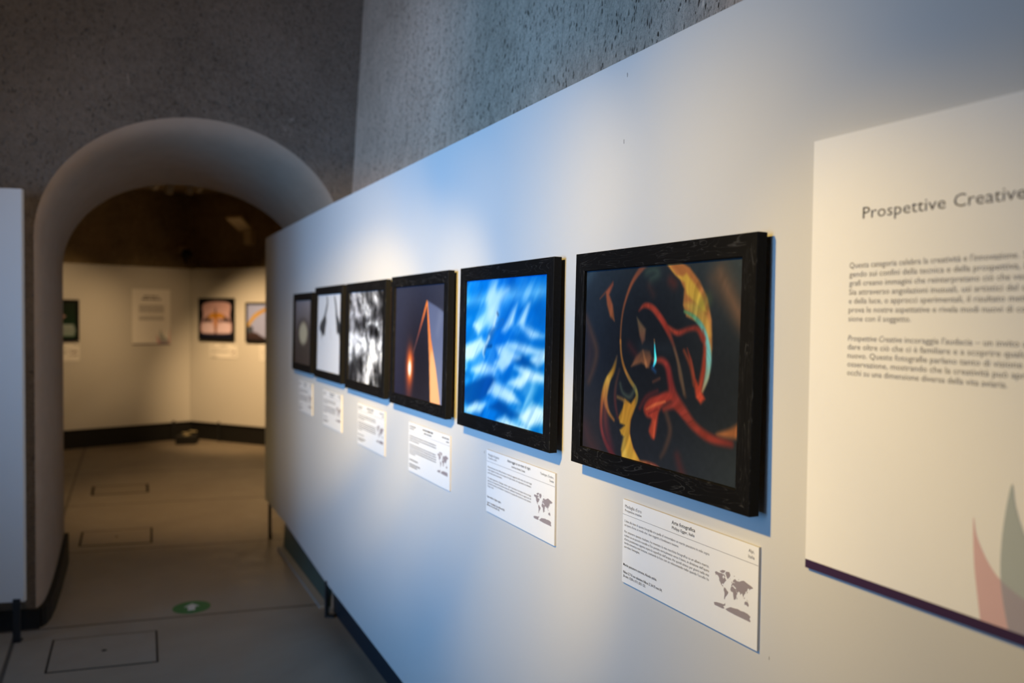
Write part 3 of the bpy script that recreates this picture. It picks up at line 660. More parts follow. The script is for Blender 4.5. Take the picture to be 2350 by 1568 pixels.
 'feet': (80, 64, [
  ('bg',(206,200,196),(222,214,210),(214,208,206),(224,216,212)),
  ('stroke',[(0.398,0.071),(0.419,0.142),(0.341,0.278)],[0.016,0.02,0.024],[(110,106,104),(70,68,68),(70,68,68)],0.014,1),
  ('poly',[(0.335,0.266),(0.388,0.348),(0.355,0.436),(0.318,0.536),(0.264,0.512),(0.224,0.546),(0.189,0.501),(0.109,0.453),(0.147,0.384),(0.257,0.322)],(80,78,76),(60,58,58),0.012,1,90),
  ('stroke',[(0.294,0.322),(0.226,0.44),(0.195,0.575)],[0.01,0.008,0.003],[(44,42,42),(44,42,42),(44,42,42)],0.01,1),
  ('stroke',[(0.329,0.321),(0.324,0.495)],[0.008,0.006],[(44,42,42),(44,42,42)],0.01,1),
  ('stroke',[(0.694,0.074),(0.738,0.149),(0.782,0.271)],[0.016,0.02,0.024],[(110,106,104),(70,68,68),(70,68,68)],0.014,1),
  ('poly',[(0.749,0.265),(0.806,0.284),(0.883,0.35),(0.951,0.455),(0.905,0.484),(0.891,0.514),(0.839,0.487),(0.808,0.495),(0.779,0.38)],(80,78,76),(60,58,58),0.012,1,90),
  ('stroke',[(0.798,0.298),(0.879,0.444),(0.909,0.571)],[0.01,0.008,0.003],[(44,42,42),(44,42,42),(44,42,42)],0.01,1),
  ('stroke',[(0.556,0.457),(0.589,0.554)],[0.004,0.006],[(190,176,168),(190,176,168)],0.03,0.6),
 ]),
 'disc': (70, 56, [
  ('bg',(140,126,124),(150,136,132),(84,66,58),(90,72,62)),
  ('glow',(0.526,0.697),0.7,0.4,(84,70,58),1.2,0.8),
  ('stroke',[(0.237,0.6),(0.19,0.495),(0.328,0.38),(0.543,0.36),(0.759,0.416),(0.805,0.516),(0.747,0.62)],[0.03,0.03,0.03,0.03,0.03,0.03,0.03],[(70,56,48),(70,56,48),(70,56,48),(70,56,48),(70,56,48),(70,56,48),(70,56,48)],0.06,0.8),
  ('glow',(0.508,0.514),0.27,0.18,(196,176,142),4,0.95),
  ('stroke',[(0.119,1.022),(0.137,0.855),(0.168,0.682)],[0.02,0.016,0.006],[(58,44,38),(58,44,38),(58,44,38)],0.03,0.7),
  ('stroke',[(0.235,1.015),(0.251,0.85),(0.281,0.678)],[0.02,0.016,0.006],[(58,44,38),(58,44,38),(58,44,38)],0.03,0.7),
  ('stroke',[(0.348,1.009),(0.363,0.845),(0.392,0.675)],[0.02,0.016,0.006],[(58,44,38),(58,44,38),(58,44,38)],0.03,0.7),
  ('stroke',[(0.475,1.002),(0.489,0.84),(0.516,0.671)],[0.02,0.016,0.006],[(58,44,38),(58,44,38),(58,44,38)],0.03,0.7),
  ('stroke',[(0.585,0.996),(0.598,0.835),(0.624,0.667)],[0.02,0.016,0.006],[(58,44,38),(58,44,38),(58,44,38)],0.03,0.7),
  ('stroke',[(0.687,0.991),(0.699,0.83),(0.723,0.664)],[0.02,0.016,0.006],[(58,44,38),(58,44,38),(58,44,38)],0.03,0.7),
  ('stroke',[(0.787,0.985),(0.798,0.826),(0.821,0.661)],[0.02,0.016,0.006],[(58,44,38),(58,44,38),(58,44,38)],0.03,0.7),
  ('stroke',[(0.886,0.98),(0.896,0.822),(0.918,0.658)],[0.02,0.016,0.006],[(58,44,38),(58,44,38),(58,44,38)],0.03,0.7),
  ('stroke',[(0.899,0.616),(0.916,0.996)],[0.02,0.03],[(150,136,126),(150,136,126)],0.04,0.7),
 ]),
 'cross': (60, 72, [
  ('bg',(14,12,12),(14,12,12),(16,14,16),(16,14,16)),
  ('poly',[(0.136,0.094),(0.878,0.084),(0.907,0.419),(0.929,0.85),(0.058,0.851),(0.101,0.423)],(206,150,122),(224,168,140),0.02,1,90),
  ('poly',[(0.058,0.635),(0.216,0.563),(0.403,0.632),(0.474,0.847),(0.101,0.851)],(240,196,170),(240,196,170),0.05,0.8,90),
  ('poly',[(0.929,0.628),(0.759,0.56),(0.56,0.631),(0.489,0.847),(0.915,0.843)],(240,196,170),(240,196,170),0.05,0.8,90),
  ('poly',[(0.101,0.517),(0.274,0.399),(0.331,0.563),(0.101,0.588)],(70,50,44),(70,50,44),0.04,0.8,90),
  ('poly',[(0.915,0.512),(0.731,0.397),(0.66,0.56),(0.915,0.582)],(70,50,44),(70,50,44),0.04,0.8,90),
  ('poly',[(0.245,0.493),(0.331,0.363),(0.489,0.339),(0.674,0.362),(0.759,0.466),(0.56,0.468),(0.489,0.561),(0.403,0.468)],(206,130,36),(206,130,36),0.02,1,90),
  ('stroke',[(0.48,0.211),(0.48,0.374),(0.486,0.608),(0.48,0.889)],[0.01,0.03,0.035,0.02],[(60,50,44),(150,90,36),(190,110,30),(90,50,26)],0.015,1),
  ('stroke',[(0.36,0.515),(0.337,0.562)],[0.02,0.02],[(40,30,26),(40,30,26)],0.02,1),
  ('stroke',[(0.583,0.514),(0.611,0.561)],[0.02,0.02],[(40,30,26),(40,30,26)],0.02,1),
  ('poly',[(0.014,0.87),(0.986,0.861),(0.986,0.989),(0.014,0.988)],(30,30,38),(30,30,38),0.03,0.8,90),
 ]),
 'digger': (60, 46, [
  ('bg',(164,158,164),(170,164,168),(158,152,158),(160,150,150)),
  ('stroke',[(0.048,0.576),(0.233,0.336),(0.495,0.175),(0.791,0.007)],[0.035,0.04,0.035,0.03],[(196,140,30),(206,144,30),(190,130,34),(180,120,34)],0.012,1),
  ('poly',[(0.002,0.653),(0.104,0.606),(0.177,0.631),(0.186,0.829),(0.005,0.845)],(50,44,40),(50,44,40),0.012,1,90),
  ('poly',[(-0.006,0.807),(0.242,0.777),(0.408,0.863),(0.599,0.947),(1.0,0.963),(1.0,1.0),(-0.003,1.008)],(74,52,40),(50,36,30),0.02,1,90),
  ('poly',[(0.047,0.666),(0.146,0.664),(0.144,0.779),(0.046,0.781)],(92,96,92),(92,96,92),0.02,0.8,90),
 ]),
 'green': (60, 72, [
  ('bg',(30,28,20),(40,44,26),(24,44,22),(28,56,30)),
  ('poly',[(0.382,0.335),(0.605,0.261),(0.781,0.398),(0.67,0.498),(0.383,0.51)],(214,150,120),(214,150,120),0.03,1,90),
  ('poly',[(0.128,0.61),(0.926,0.61),(0.975,0.761),(0.945,0.924),(0.128,0.924)],(176,172,140),(150,150,116),0.03,0.9,90),
  ('stroke',[(0.192,0.673),(0.943,0.673)],[0.008,0.008],[(110,104,84),(110,104,84)],0.012,0.8),
  ('stroke',[(0.192,0.736),(0.943,0.736)],[0.008,0.008],[(110,104,84),(110,104,84)],0.012,0.8),
  ('stroke',[(0.192,0.798),(0.944,0.798)],[0.008,0.008],[(110,104,84),(110,104,84)],0.012,0.8),
 ]),
}


def vnoise(U, V, sx, sy, seed, octaves=4, gain=0.55):
    r = np.random.RandomState(seed); tot = np.zeros_like(U); amp = 1.0; nrm = 0.0
    for o in range(octaves):
        g = r.rand(64, 64); x = U * sx * 2 ** o; y = V * sy * 2 ** o
        xi = np.floor(x).astype(int); yi = np.floor(y).astype(int); fx = x - xi; fy = y - yi
        fx = fx * fx * (3 - 2 * fx); fy = fy * fy * (3 - 2 * fy)
        a = g[yi % 64, xi % 64]; b = g[yi % 64, (xi + 1) % 64]; c = g[(yi + 1) % 64, xi % 64]; d = g[(yi + 1) % 64, (xi + 1) % 64]
        tot += amp * ((a * (1 - fx) + b * fx) * (1 - fy) + (c * (1 - fx) + d * fx) * fy); nrm += amp; amp *= gain
    return tot / nrm

def catmull(P, closed, k=5):
    P = [np.array(q, float) for q in P]; n = len(P); out = []
    rng = range(n) if closed else range(n - 1)
    for i in rng:
        p1, p2 = P[i], P[(i + 1) % n]
        p0 = P[i - 1] if (closed or i > 0) else p1
        p3 = P[(i + 2) % n] if (closed or i + 2 < n) else p2
        for j in range(k):
            t = j / k
            out.append(0.5 * (2 * p1 + (p2 - p0) * t + (2 * p0 - 5 * p1 + 4 * p2 - p3) * t * t + (3 * p1 - p0 - 3 * p2 + p3) * t ** 3))
    if not closed:
        out.append(P[-1])
    return out

def smooth(x):
    x = np.clip(x, 0, 1); return x * x * (3 - 2 * x)

def paint(spec):
    nx, ny, ops = spec; asp = ny / nx
    U, V = np.meshgrid(np.linspace(0, 1, nx + 1), np.linspace(0, 1, ny + 1)); Y = V * asp
    I = np.zeros(U.shape + (3,))
    def over(al, c):
        nonlocal I
        al = al[..., None]; I = I * (1 - al) + np.asarray(c, float) * al
    for op in ops:
        k = op[0]
        if k == 'bg':
            a, b, c, d = [np.array(q, float) for q in op[1:]]
            uu, vv_ = U[..., None], V[..., None]
            I = (a * (1 - uu) + b * uu) * (1 - vv_) + (c * (1 - uu) + d * uu) * vv_
        elif k == 'glow':
            (u, v_), ru, rv, c, pw, al = op[1:]
            d = ((U - u) / ru) ** 2 + ((V - v_) / rv) ** 2
            over(al * np.exp(-d ** pw * 1.5), c)
        elif k == 'poly':
            pts, c1, c2, soft, al, ang = op[1:]
            P = np.array(catmull(pts, True, 4) if len(pts) > 5 and soft >= 0.01 else pts); P = P * [1, asp]
            D = np.full(U.shape, 9.0); ins = np.zeros(U.shape, bool)
            for i in range(len(P)):
                a, b = P[i - 1], P[i]; e = b - a; L2 = e @ e + 1e-12
                t = np.clip(((U - a[0]) * e[0] + (Y - a[1]) * e[1]) / L2, 0, 1)
                D = np.minimum(D, np.hypot(U - a[0] - t * e[0], Y - a[1] - t * e[1]))
                cr = (a[1] > Y) != (b[1] > Y)
                with np.errstate(divide='ignore', invalid='ignore'):
                    xi = (b[0] - a[0]) * (Y - a[1]) / (b[1] - a[1] + 1e-12) + a[0]
                ins ^= cr & (U < xi)
            sd = np.where(ins, D, -D); cov = smooth(sd / soft * 0.5 + 0.5) * al
            g = np.clip((Y - P[:, 1].min()) / (np.ptp(P[:, 1]) + 1e-9), 0, 1)[..., None]
            over(cov, np.array(c1, float) * (1 - g) + np.array(c2, float) * g)
        elif k == 'stroke':
            pts, wd, cs, soft, al = op[1:]
            Q = [(q[0], q[1] * asp, w_, *c_) for q, w_, c_ in zip(pts, wd, cs)]
            Q = catmull(Q, False, 6)
            best = np.full(U.shape, -9.0); col = np.zeros_like(I)
            for a, b in zip(Q[:-1], Q[1:]):
                e = b[:2] - a[:2]; L2 = e @ e + 1e-12
                t = np.clip(((U - a[0]) * e[0] + (Y - a[1]) * e[1]) / L2, 0, 1)
                sd = (a[2] + (b[2] - a[2]) * t) - np.hypot(U - a[0] - t * e[0], Y - a[1] - t * e[1])
                mk = sd > best; best = np.where(mk, sd, best)
                col[mk] = (a[3:] + (b[3:] - a[3:]) * t[..., None])[mk]
            over(smooth(best / soft * 0.5 + 0.5) * al, col)
        elif k == 'grain':
            I = I * (1 + op[1] * (vnoise(U, Y, 60, 60, 3, 2) - 0.5) * 2)[..., None]
        elif k == 'waves':
            a = U * 0.75 + Y; b = U - Y * 0.75
            nz = vnoise(b * 0.6 + 3, a + 2, 9, 7, 5, 3)
            over(smooth((nz - 0.48) * 5) * (0.1 + 0.45 * V), (150, 205, 240)); over(smooth((0.42 - nz) * 6) * 0.5, (0, 78, 160))
        elif k == 'streaks':
            a = (U * 0.85 - Y) / 1.31; b = (U + Y * 0.85) / 1.31
            nz = vnoise(b + 2, a * 0.5 + 3, 26, 5, 9, 3, 0.6)
            lum = I.mean(-1) / 255
            over(smooth((nz - 0.50) * 4) * 0.32 * smooth((lum - 0.30) * 3), (226, 240, 248)); over(smooth((0.47 - nz) * 5) * 0.22, (0, 92, 190))
        elif k == 'wisps':
            wx = U + 0.22 * (vnoise(U, Y, 5, 5, 31, 2) - 0.5); wy = Y + 0.22 * (vnoise(U, Y, 5, 5, 32, 2) - 0.5)
            nz = vnoise(wx * 0.8 + wy * 0.35 + 2, wy * 0.25 + 1, 34, 9, 33, 3, 0.65)
            lum = smooth((I.max(-1) - 70) / 90)
            I = I * (1 + lum * 0.55 * (nz - 0.54))[..., None]
        elif k == 'smear':
            dx, dy, ln = op[1:]; h = math.hypot(dx, dy); acc = np.zeros_like(I); N = 13
            for i in range(N):
                t = (i / (N - 1) - 0.5) * 2 * ln
                sx = np.clip(np.round((U + dx / h * t) * nx).astype(int), 0, nx); sy = np.clip(np.round((Y + dy / h * t) / asp * ny).astype(int), 0, ny)
                acc += I[sy, sx]
            I = acc / N
        elif k == 'feather':
            nz = vnoise(U + 0.25 * vnoise(U, Y, 4, 4, 8), Y + 0.2 * vnoise(U, Y, 5, 5, 4), 13, 11, 21, 4, 0.72)
            I = I * (1 + 2.6 * (nz - 0.52))[..., None]
    return np.clip(I, 0, 252), nx, ny

def print_mesh(name, spec, x0, x1, y0, y1, z, parent, gain):
    I, nx, ny = paint(spec)
    xs = np.linspace(x0, x1, nx + 1); ys = np.linspace(y1, y0, ny + 1)
    vs = [(x, y, z) for y in ys for x in xs]; W1 = nx + 1
    fs = [(j * W1 + i, (j + 1) * W1 + i, (j + 1) * W1 + i + 1, j * W1 + i + 1) for j in range(ny) for i in range(nx)]
    me = bpy.data.meshes.new(name); me.from_pydata(vs, [], fs)
    c = I.reshape(-1, 3) / 255.0
    c = np.where(c <= 0.04045, c / 12.92, ((c + 0.055) / 1.055) ** 2.4) * np.array(gain)
    at = me.color_attributes.new('ink', 'FLOAT_COLOR', 'POINT')
    at.data.foreach_set('color', np.concatenate([np.clip(c, 0, 0.93), np.ones((len(c), 1))], 1).astype(np.float32).ravel())
    me.materials.append(M['print'])
    o = bpy.data.objects.new(name, me); COL.objects.link(o); o.parent = parent
    return o

# ------------------------------------------------------------------ framed photographs
def moulding(w_, h_, bw, bh, z0, z1, parent):
    """four mitred rails of one frame: each a mesh with its own grain direction"""
    ox, oy = w_ / 2, h_ / 2
    outer = [(-ox, -oy), (ox, -oy), (ox, oy), (-ox, oy)]
    for k in range(4):
        a, b = outer[k], outer[(k + 1) % 4]
        # profile: (inset 0..1 across the rail, z)
        prof = [(0.0, z0), (0.0, z1 - 0.0012), (0.03, z1), (0.96, z1), (1.0, z1 - 0.0012), (1.0, z0 + 0.004), (0.55, z0 + 0.004), (0.55, z0)]
        vs = []
        for t, z in prof:
            for (x, y) in (a, b):
                vs.append((x - math.copysign(bw * t, x), y - math.copysign(bh * t, y), z))
        n_ = len(prof)
        fs = [(2 * i, 2 * i + 1, 2 * ((i + 1) % n_) + 1, 2 * ((i + 1) % n_)) for i in range(n_)]
        fs += [tuple(2 * i for i in range(n_ - 1, -1, -1)), tuple(2 * i + 1 for i in range(n_))]
        o = ob('rail', vs, fs, M['wood'], parent)
        o.data.materials.append(M['shaded_edge']); o.data.polygons[0].material_index = 1
        me = o.data; uv = me.uv_layers.new(name='grain')
        hor = k in (0, 2); seed = random.random() * 7
        for poly in me.polygons:
            for li in poly.loop_indices:
                c = me.vertices[me.loops[li].vertex_index].co
                uv.data[li].uv = ((c.x if hor else c.y) * 1.0 + seed, ((c.y if hor else c.x) + c.z) * (1.0 if hor else 2.2) + seed * 3)

random.seed(11)
def picture(mtx, w_, h_, pic, label, group, lean=0.0, border=(0.0385, 0.043), z0=0.019, z1=0.042, gain=(0.90, 1.0, 1.12)):
    e = empty('picture_frame', mtx @ Matrix.Rotation(lean, 4, 'X'))
    tag(e, label, 'picture', group)
    bw, bh = border
    moulding(w_, h_, bw, bh, z0, z1, e)
    print_mesh('print', PICTURES[pic], -w_ / 2 + bw * 0.6, w_ / 2 - bw * 0.6, -h_ / 2 + bh * 0.6, h_ / 2 - bh * 0.6, z1 - 0.009, e, gain)
    MB().box(-w_ / 2 + 0.03, w_ / 2 - 0.03, -h_ / 2 + 0.03, h_ / 2 - 0.03, 0.0055, z0 + 0.005).build('backing', M['backing'], e)
    return e

LEAN = -0.0157
NEARPIC = [
 (1.3977, 1.552, 0.620, 0.510, 'swirl', 'black framed photograph of orange swirls forming a face on dark ground'),
 (2.1270, 1.554, 0.619, 0.510, 'sea', 'black framed photograph of bright blue and white blurred waves'),
 (2.8455, 1.5555, 0.612, 0.508, 'beam', 'black framed photograph of a glowing orange beam and ember on navy'),
 (3.5360, 1.5555, 0.619, 0.500, 'plume', 'black framed black and white photograph of mottled plumage'),
 (4.2088, 1.5600, 0.584, 0.492, 'feet', 'black framed photograph of two dark webbed feet hanging on white'),
 (4.8350, 1.5520, 0.512, 0.464, 'disc', 'black framed photograph of a pale disc above brown reeds'),
]
for Y, z, w_, h_, pic, lab in NEARPIC:
    k = 1 - 0.042 / (WALL - 0.0)
    e = picture(frame_mtx((WALL, Y, z), NEAR_RIGHT), w_, h_, pic, lab, 'framed photographs on the long partition', LEAN, gain={'swirl': (0.72, 0.98, 1.10), 'sea': (0.95, 1.08, 1.0)}.get(pic, (0.90, 1.0, 1.10)))

def far_mtx(d, nrm, s, z):
    q = CR + d * s
    return frame_mtx((q.x, q.y, z), DR if d is DR else -DL)
picture(far_mtx(DR, NR, 0.4865, 1.597), 0.605, 0.546, 'cross', 'black framed photograph of an orange winged shape on pale light, right of the far corner', 'framed photographs in the far room', 0, (0.03, 0.03), gain=(0.85, 1.1, 1.9))
picture(far_mtx(DR, NR, 1.285, 1.565), 0.60, 0.498, 'digger', 'black framed photograph of a yellow digger arm, cut by the partition end', 'framed photographs in the far room', 0, (0.028, 0.026), gain=(0.85, 1.1, 1.9))
picture(far_mtx(DL, NL, 1.346 + 0.30, 1.57), 0.60, 0.496, 'green', 'black framed photograph with dark green background, at the left side of the arch', 'framed photographs in the far room', 0, (0.036, 0.034), gain=(0.85, 1.1, 1.9))

# ------------------------------------------------------------------ writing
def text_lines(name, lines, mat, parent, z=0.0, gap=0.0):
    """lines: (string, x, baseline y, cap height, width or None, align, weight, slant) -> ONE flat mesh"""
    V_ = []; F_ = []
    objs = []
    for (s, x, y, cap, wd, al, wt, sl) in lines:
        cu = bpy.data.curves.new('tmp', 'FONT'); cu.body = s; cu.resolution_u = 2; cu.fill_mode = 'FRONT'; cu.size = 1.0
        cu.offset = wt; cu.shear = sl
        o = bpy.data.objects.new('tmp', cu); COL.objects.link(o); objs.append(o)
    bpy.context.view_layer.update()
    dg = bpy.context.evaluated_depsgraph_get()
    for o, (s, x, y, cap, wd, al, wt, sl) in zip(objs, lines):
        ev = o.evaluated_get(dg); me = ev.to_mesh()
        co = np.empty(len(me.vertices) * 3); me.vertices.foreach_get('co', co); co = co.reshape(-1, 3)
        k = cap / 0.729
        x0, x1 = co[:, 0].min(), co[:, 0].max()
        kx = k if wd is None else wd / (x1 - x0)
        px = (co[:, 0] - x0) * kx; full = (x1 - x0) * kx
        px += x - (full if al == 'R' else full / 2 if al == 'C' else 0)
        b = len(V_)
        V_ += [(a, c * k + y, z) for a, c in zip(px, co[:, 1])]
        F_ += [tuple(i + b for i in p_.vertices) for p_ in me.polygons]
        ev.to_mesh_clear()
    for o in objs:
        cu = o.data; bpy.data.objects.remove(o); bpy.data.curves.remove(cu)
    me = bpy.data.meshes.new(name); me.from_pydata(V_, [], F_)
    me.materials.append(mat)
    o = bpy.data.objects.new(name, me); COL.objects.link(o); o.parent = parent
    return o

def word_bars(name, rows, mat, parent, z, seed):
    """unreadable print: rows of word-sized marks; rows = (x0, x1, baseline, height)"""
    r = random.Random(seed); m = MB()
    for x0, x1, y, h in rows:
        x = x0
        while x < x1 - h:
            L_ = min(h * r.uniform(1.2, 6.5), x1 - x)
            m.add([(x, y, z), (x + L_, y, z), (x + L_, y + h, z), (x, y + h, z)], [(0, 1, 2, 3)])
            x += L_ + h * 0.75
    return m.build(name, mat, parent)

LANDS = [
 [(-168,66),(-156,71),(-128,70),(-95,72),(-85,68),(-94,60),(-82,53),(-79,61),(-70,61),(-65,58),(-56,52),(-66,45),(-70,42),(-76,35),(-81,31),(-81,25),(-84,30),(-97,28),(-97,20),(-88,21),(-84,11),(-78,8),(-92,15),(-105,20),(-112,30),(-117,33),(-124,40),(-124,48),(-135,58),(-150,60),(-162,55),(-158,59)],
 [(-122,76),(-95,82),(-65,83),(-78,76),(-100,73)], [(-82,73),(-65,66),(-74,63),(-88,70)],
 [(-62,81),(-30,83.5),(-18,77),(-25,70),(-43,60),(-53,66),(-66,76)],
 [(-78,8),(-72,12),(-60,9),(-50,1),(-35,-6),(-39,-15),(-48,-27),(-58,-36),(-65,-44),(-68,-54),(-74,-50),(-71,-30),(-71,-18),(-80,-5),(-78,2)],
 [(-6,36),(10,37),(20,31),(32,31),(43,12),(51,11),(40,-4),(40,-16),(33,-27),(20,-35),(14,-22),(9,0),(8,5),(-8,5),(-17,14),(-13,27)],
 [(44,-16),(50,-15),(47,-25),(44,-24)],
 [(-9,37),(-9,43),(-2,44),(-4,48),(8,54),(10,57),(21,55),(24,59),(12,57),(5,60),(14,68),(28,71),(42,67),(68,69),(80,73),(105,77),(140,73),(170,70),(190,66),(178,62),(163,58),(157,51),(155,58),(140,56),(135,44),(128,38),(122,40),(121,30),(110,20),(106,10),(103,2),(99,10),(92,22),(80,14),(77,8),(72,20),(60,25),(57,19),(45,13),(35,28),(36,36),(27,37),(24,40),(16,40),(12,44),(3,42),(-2,37)],
 [(114,-22),(130,-12),(137,-16),(142,-11),(153,-27),(148,-38),(138,-35),(130,-32),(116,-35)],
 [(95,5),(106,-6),(103,-5)], [(109,1),(117,6),(118,0),(113,-3)], [(131,-1),(150,-9),(140,-8)], [(168,-46),(178,-38),(174,-41)], [(-6,50),(1,52),(-3,58),(-6,56)], [(130,32),(141,37),(143,43),(139,36)], [(-23,64),(-14,65),(-20,66)], [(12,78),(25,80),(18,77)], [(52,71),(66,76),(56,74)],
 [(-172,-79),(-150,-76),(-110,-73.5),(-95,-73),(-75,-72),(-62,-66),(-62,-74),(-80,-78),(-68,-83),(-88,-85),(-165,-85)],
 [(-60,-83),(-40,-78),(-12,-71),(10,-70),(40,-68),(55,-66),(80,-68),(110,-66),(145,-67),(170,-72),(162,-79),(172,-84),(168,-86),(30,-86),(-40,-85)],
]
def miller(lat): return 1.25 * math.log(math.tan(PI / 4 + 0.4 * math.radians(lat)))
def world_map(parent, x0, ytop, kx, ky, z):
    bm = bmesh.new()
    for P in LANDS:
        vs = [bm.verts.new((x0 + (lo + 168) * kx, ytop - ky * (1.361 - miller(la)), z)) for lo, la in P]
        bm.faces.new(vs)
    bmesh.ops.triangulate(bm, faces=bm.faces)
    me = bpy.data.meshes.new('world_map'); bm.to_mesh(me); bm.free(); me.materials.append(M['map'])
    o = bpy.data.objects.new('world_map', me); COL.objects.link(o); o.parent = parent
    return o

def card_board(mtx, w_, h_, label, group, t=0.006):
    e = empty('caption_card', mtx); tag(e, label, 'label card', group)
    b_ = MB().box(0, w_, -h_, 0, 0.0003, t).build('board', M['board'], e)
    b_.data.materials.append(M['edge'])
    for p_ in b_.data.polygons:
        if abs(p_.normal.z) < 0.5: p_.material_index = 1
    return e
TC = 0.006
def rule(e, x0, x1, y, z):
    return MB().add([(x0, y, z), (x1, y, z), (x1, y + 0.0007, z), (x0, y + 0.0007, z)], [(0, 1, 2, 3)]).build('rule_line', M['ink_soft'], e)

GC = 'caption cards on the long partition'
ZT = TC + 0.0003
# card 1
e = card_board(near_mtx(1.546, 1.2325, TC), 0.4345, 0.192, 'white caption card below the orange swirl photograph, with grey world map', GC)
rule(e, 0.0, 0.434, -0.0345, ZT)
text_lines('category_text', [("Medaglia d'oro", 0.0086, -0.0180, 0.0078, 0.0640, 'L', 0, 0), ('Prospettive creative', 0.0088, -0.0268, 0.0062, 0.0640, 'L', 0, 0)], M['ink_soft'], e, ZT)
text_lines('heading', [('Arte fotografica', 0.180, -0.0157, 0.0080, 0.0760, 'L', 0.012, 0), ('Philipp Egger, Italia', 0.181, -0.0262, 0.0064, 0.0735, 'L', 0.008, 0)], M['ink'], e, ZT)
text_lines('place_text', [('Alpi,', 0.4235, -0.0146, 0.0066, 0.0150, 'R', 0, 0), ('Italia', 0.4245, -0.0255, 0.0066, 0.0160, 'R', 0, 0)], M['ink_soft'], e, ZT)
B1 = [("L'idea alla base di questa fotografia era quella di immortalare un martin pescatore in volo sopra", 0.2925), ("un'opera d'arte, in modo che i due soggetti si fondessero insieme.", 0.197), None,
      ('Per ottenere questo risultato, ho montato la mia macchina fotografica su un albero morto,', 0.2925), ("caduto su un piccolo ruscello e l'ho puntata verticalmente verso il basso, in direzione dell'opera", 0.2925),
      ("d'arte posizionata appena sopra la superficie dell'acqua. Ho quindi atteso per giorni nella mia", 0.2925), ("tenda mimetica non lontana, scattando la foto con un telecomando radio quando l'uccello ha", 0.2925), ("sorvolato l'immagine.", 0.060)]
YB = [-0.0512, -0.0603, None, -0.0757, -0.0845, -0.0933, -0.1018, -0.1107]
text_lines('body_text', [(s_[0], 0.0078, y_, 0.0057, s_[1], 'L', 0, 0) for s_, y_ in zip(B1, YB) if s_], M['ink_soft'], e, ZT)
text_lines('camera_text', [('Martin pescatore comune, Alcedo atthis.', 0.0049, -0.1527, 0.0060, 0.1268, 'L', 0.012, 0), ('Nikon Z 7 II con obiettivo Nikon Z 24-70 mm f/4,', 0.0049, -0.1700, 0.0060, 0.1462, 'L', 0.012, 0), ('36 mm; 1/200 s; f/11; ISO 125.', 0.0050, -0.1790, 0.0060, 0.0867, 'L', 0.012, 0)], M['ink'], e, ZT)
world_map(e, 0.3172, -0.079, 2.944e-4, 0.0189, ZT)
# card 2
e = card_board(near_mtx(2.301, 1.2345, TC), 0.434, 0.194, 'white caption card below the blue wave photograph, with grey world map', GC)
rule(e, 0.0, 0.434, -0.0360, ZT)
text_lines('category_text', [("Medaglia d'argento", 0.0125, -0.0176, 0.0078, 0.0790, 'L', 0, 0), ('Prospettive creative', 0.0122, -0.0268, 0.0062, 0.0618, 'L', 0, 0)], M['ink_soft'], e, ZT)
text_lines('heading', [('Atterraggio in un mare di cigni', 0.2203, -0.0152, 0.0080, 0.1458, 'C', 0.012, 0), ('Andreas Hemb, Svezia', 0.2187, -0.0278, 0.0064, 0.0860, 'C', 0.006, 0)], M['ink'], e, ZT)
text_lines('place_text', [('Tysslingen, Örebro,', 0.4275, -0.0158, 0.0066, 0.0752, 'R', 0, 0), ('Svezia', 0.4276, -0.0267, 0.0066, 0.0231, 'R', 0, 0)], M['ink'], e, ZT)
B2 = [('Niente annuncia l\'arrivo della primavera in modo più suggestivo della vista e del canto degli', 0.2925), ('uccelli migratori in Svezia, con la comparsa dei cigni selvatici, che rappresenta un momento', 0.2900), ('particolarmente emozionante.', 0.103), None,
      ('Ho scattato questa foto a Tysslingen, mentre i cigni si riposavano in un campo vicino a un lago', 0.2900), ('ghiacciato, con intenzionali movimenti verticali per enfatizzare il movimento, ho seguito uno dei', 0.2900), ('cigni mentre atterrava, con l\'obiettivo di catturare la sua grazia sullo sfondo di un mare astratto', 0.2900), ('di cigni e neve.', 0.0445)]
YB = [-0.0552, -0.0640, -0.0730, None, -0.0896, -0.0982, -0.1068, -0.1154]
text_lines('body_text', [(s_[0], 0.0100, y_, 0.0057, s_[1], 'L', 0, 0) for s_, y_ in zip(B2, YB) if s_], M['ink_soft'], e, ZT)
text_lines('camera_text', [('Cigno selvatico, Cygnus cygnus.', 0.0068, -0.1487, 0.0060, 0.1006, 'L', 0.012, 0), ('Sony a1 con obiettivo Sony 400 mm f/2.8,', 0.0066, -0.1668, 0.0060, 0.1262, 'L', 0.012, 0), ('400 mm; 1/4 s; f/16; ISO 100.', 0.0058, -0.1750, 0.0060, 0.0921, 'L', 0.012, 0)], M['ink'], e, ZT)
world_map(e, 0.317, -0.0805, 2.944e-4, 0.0189, ZT)
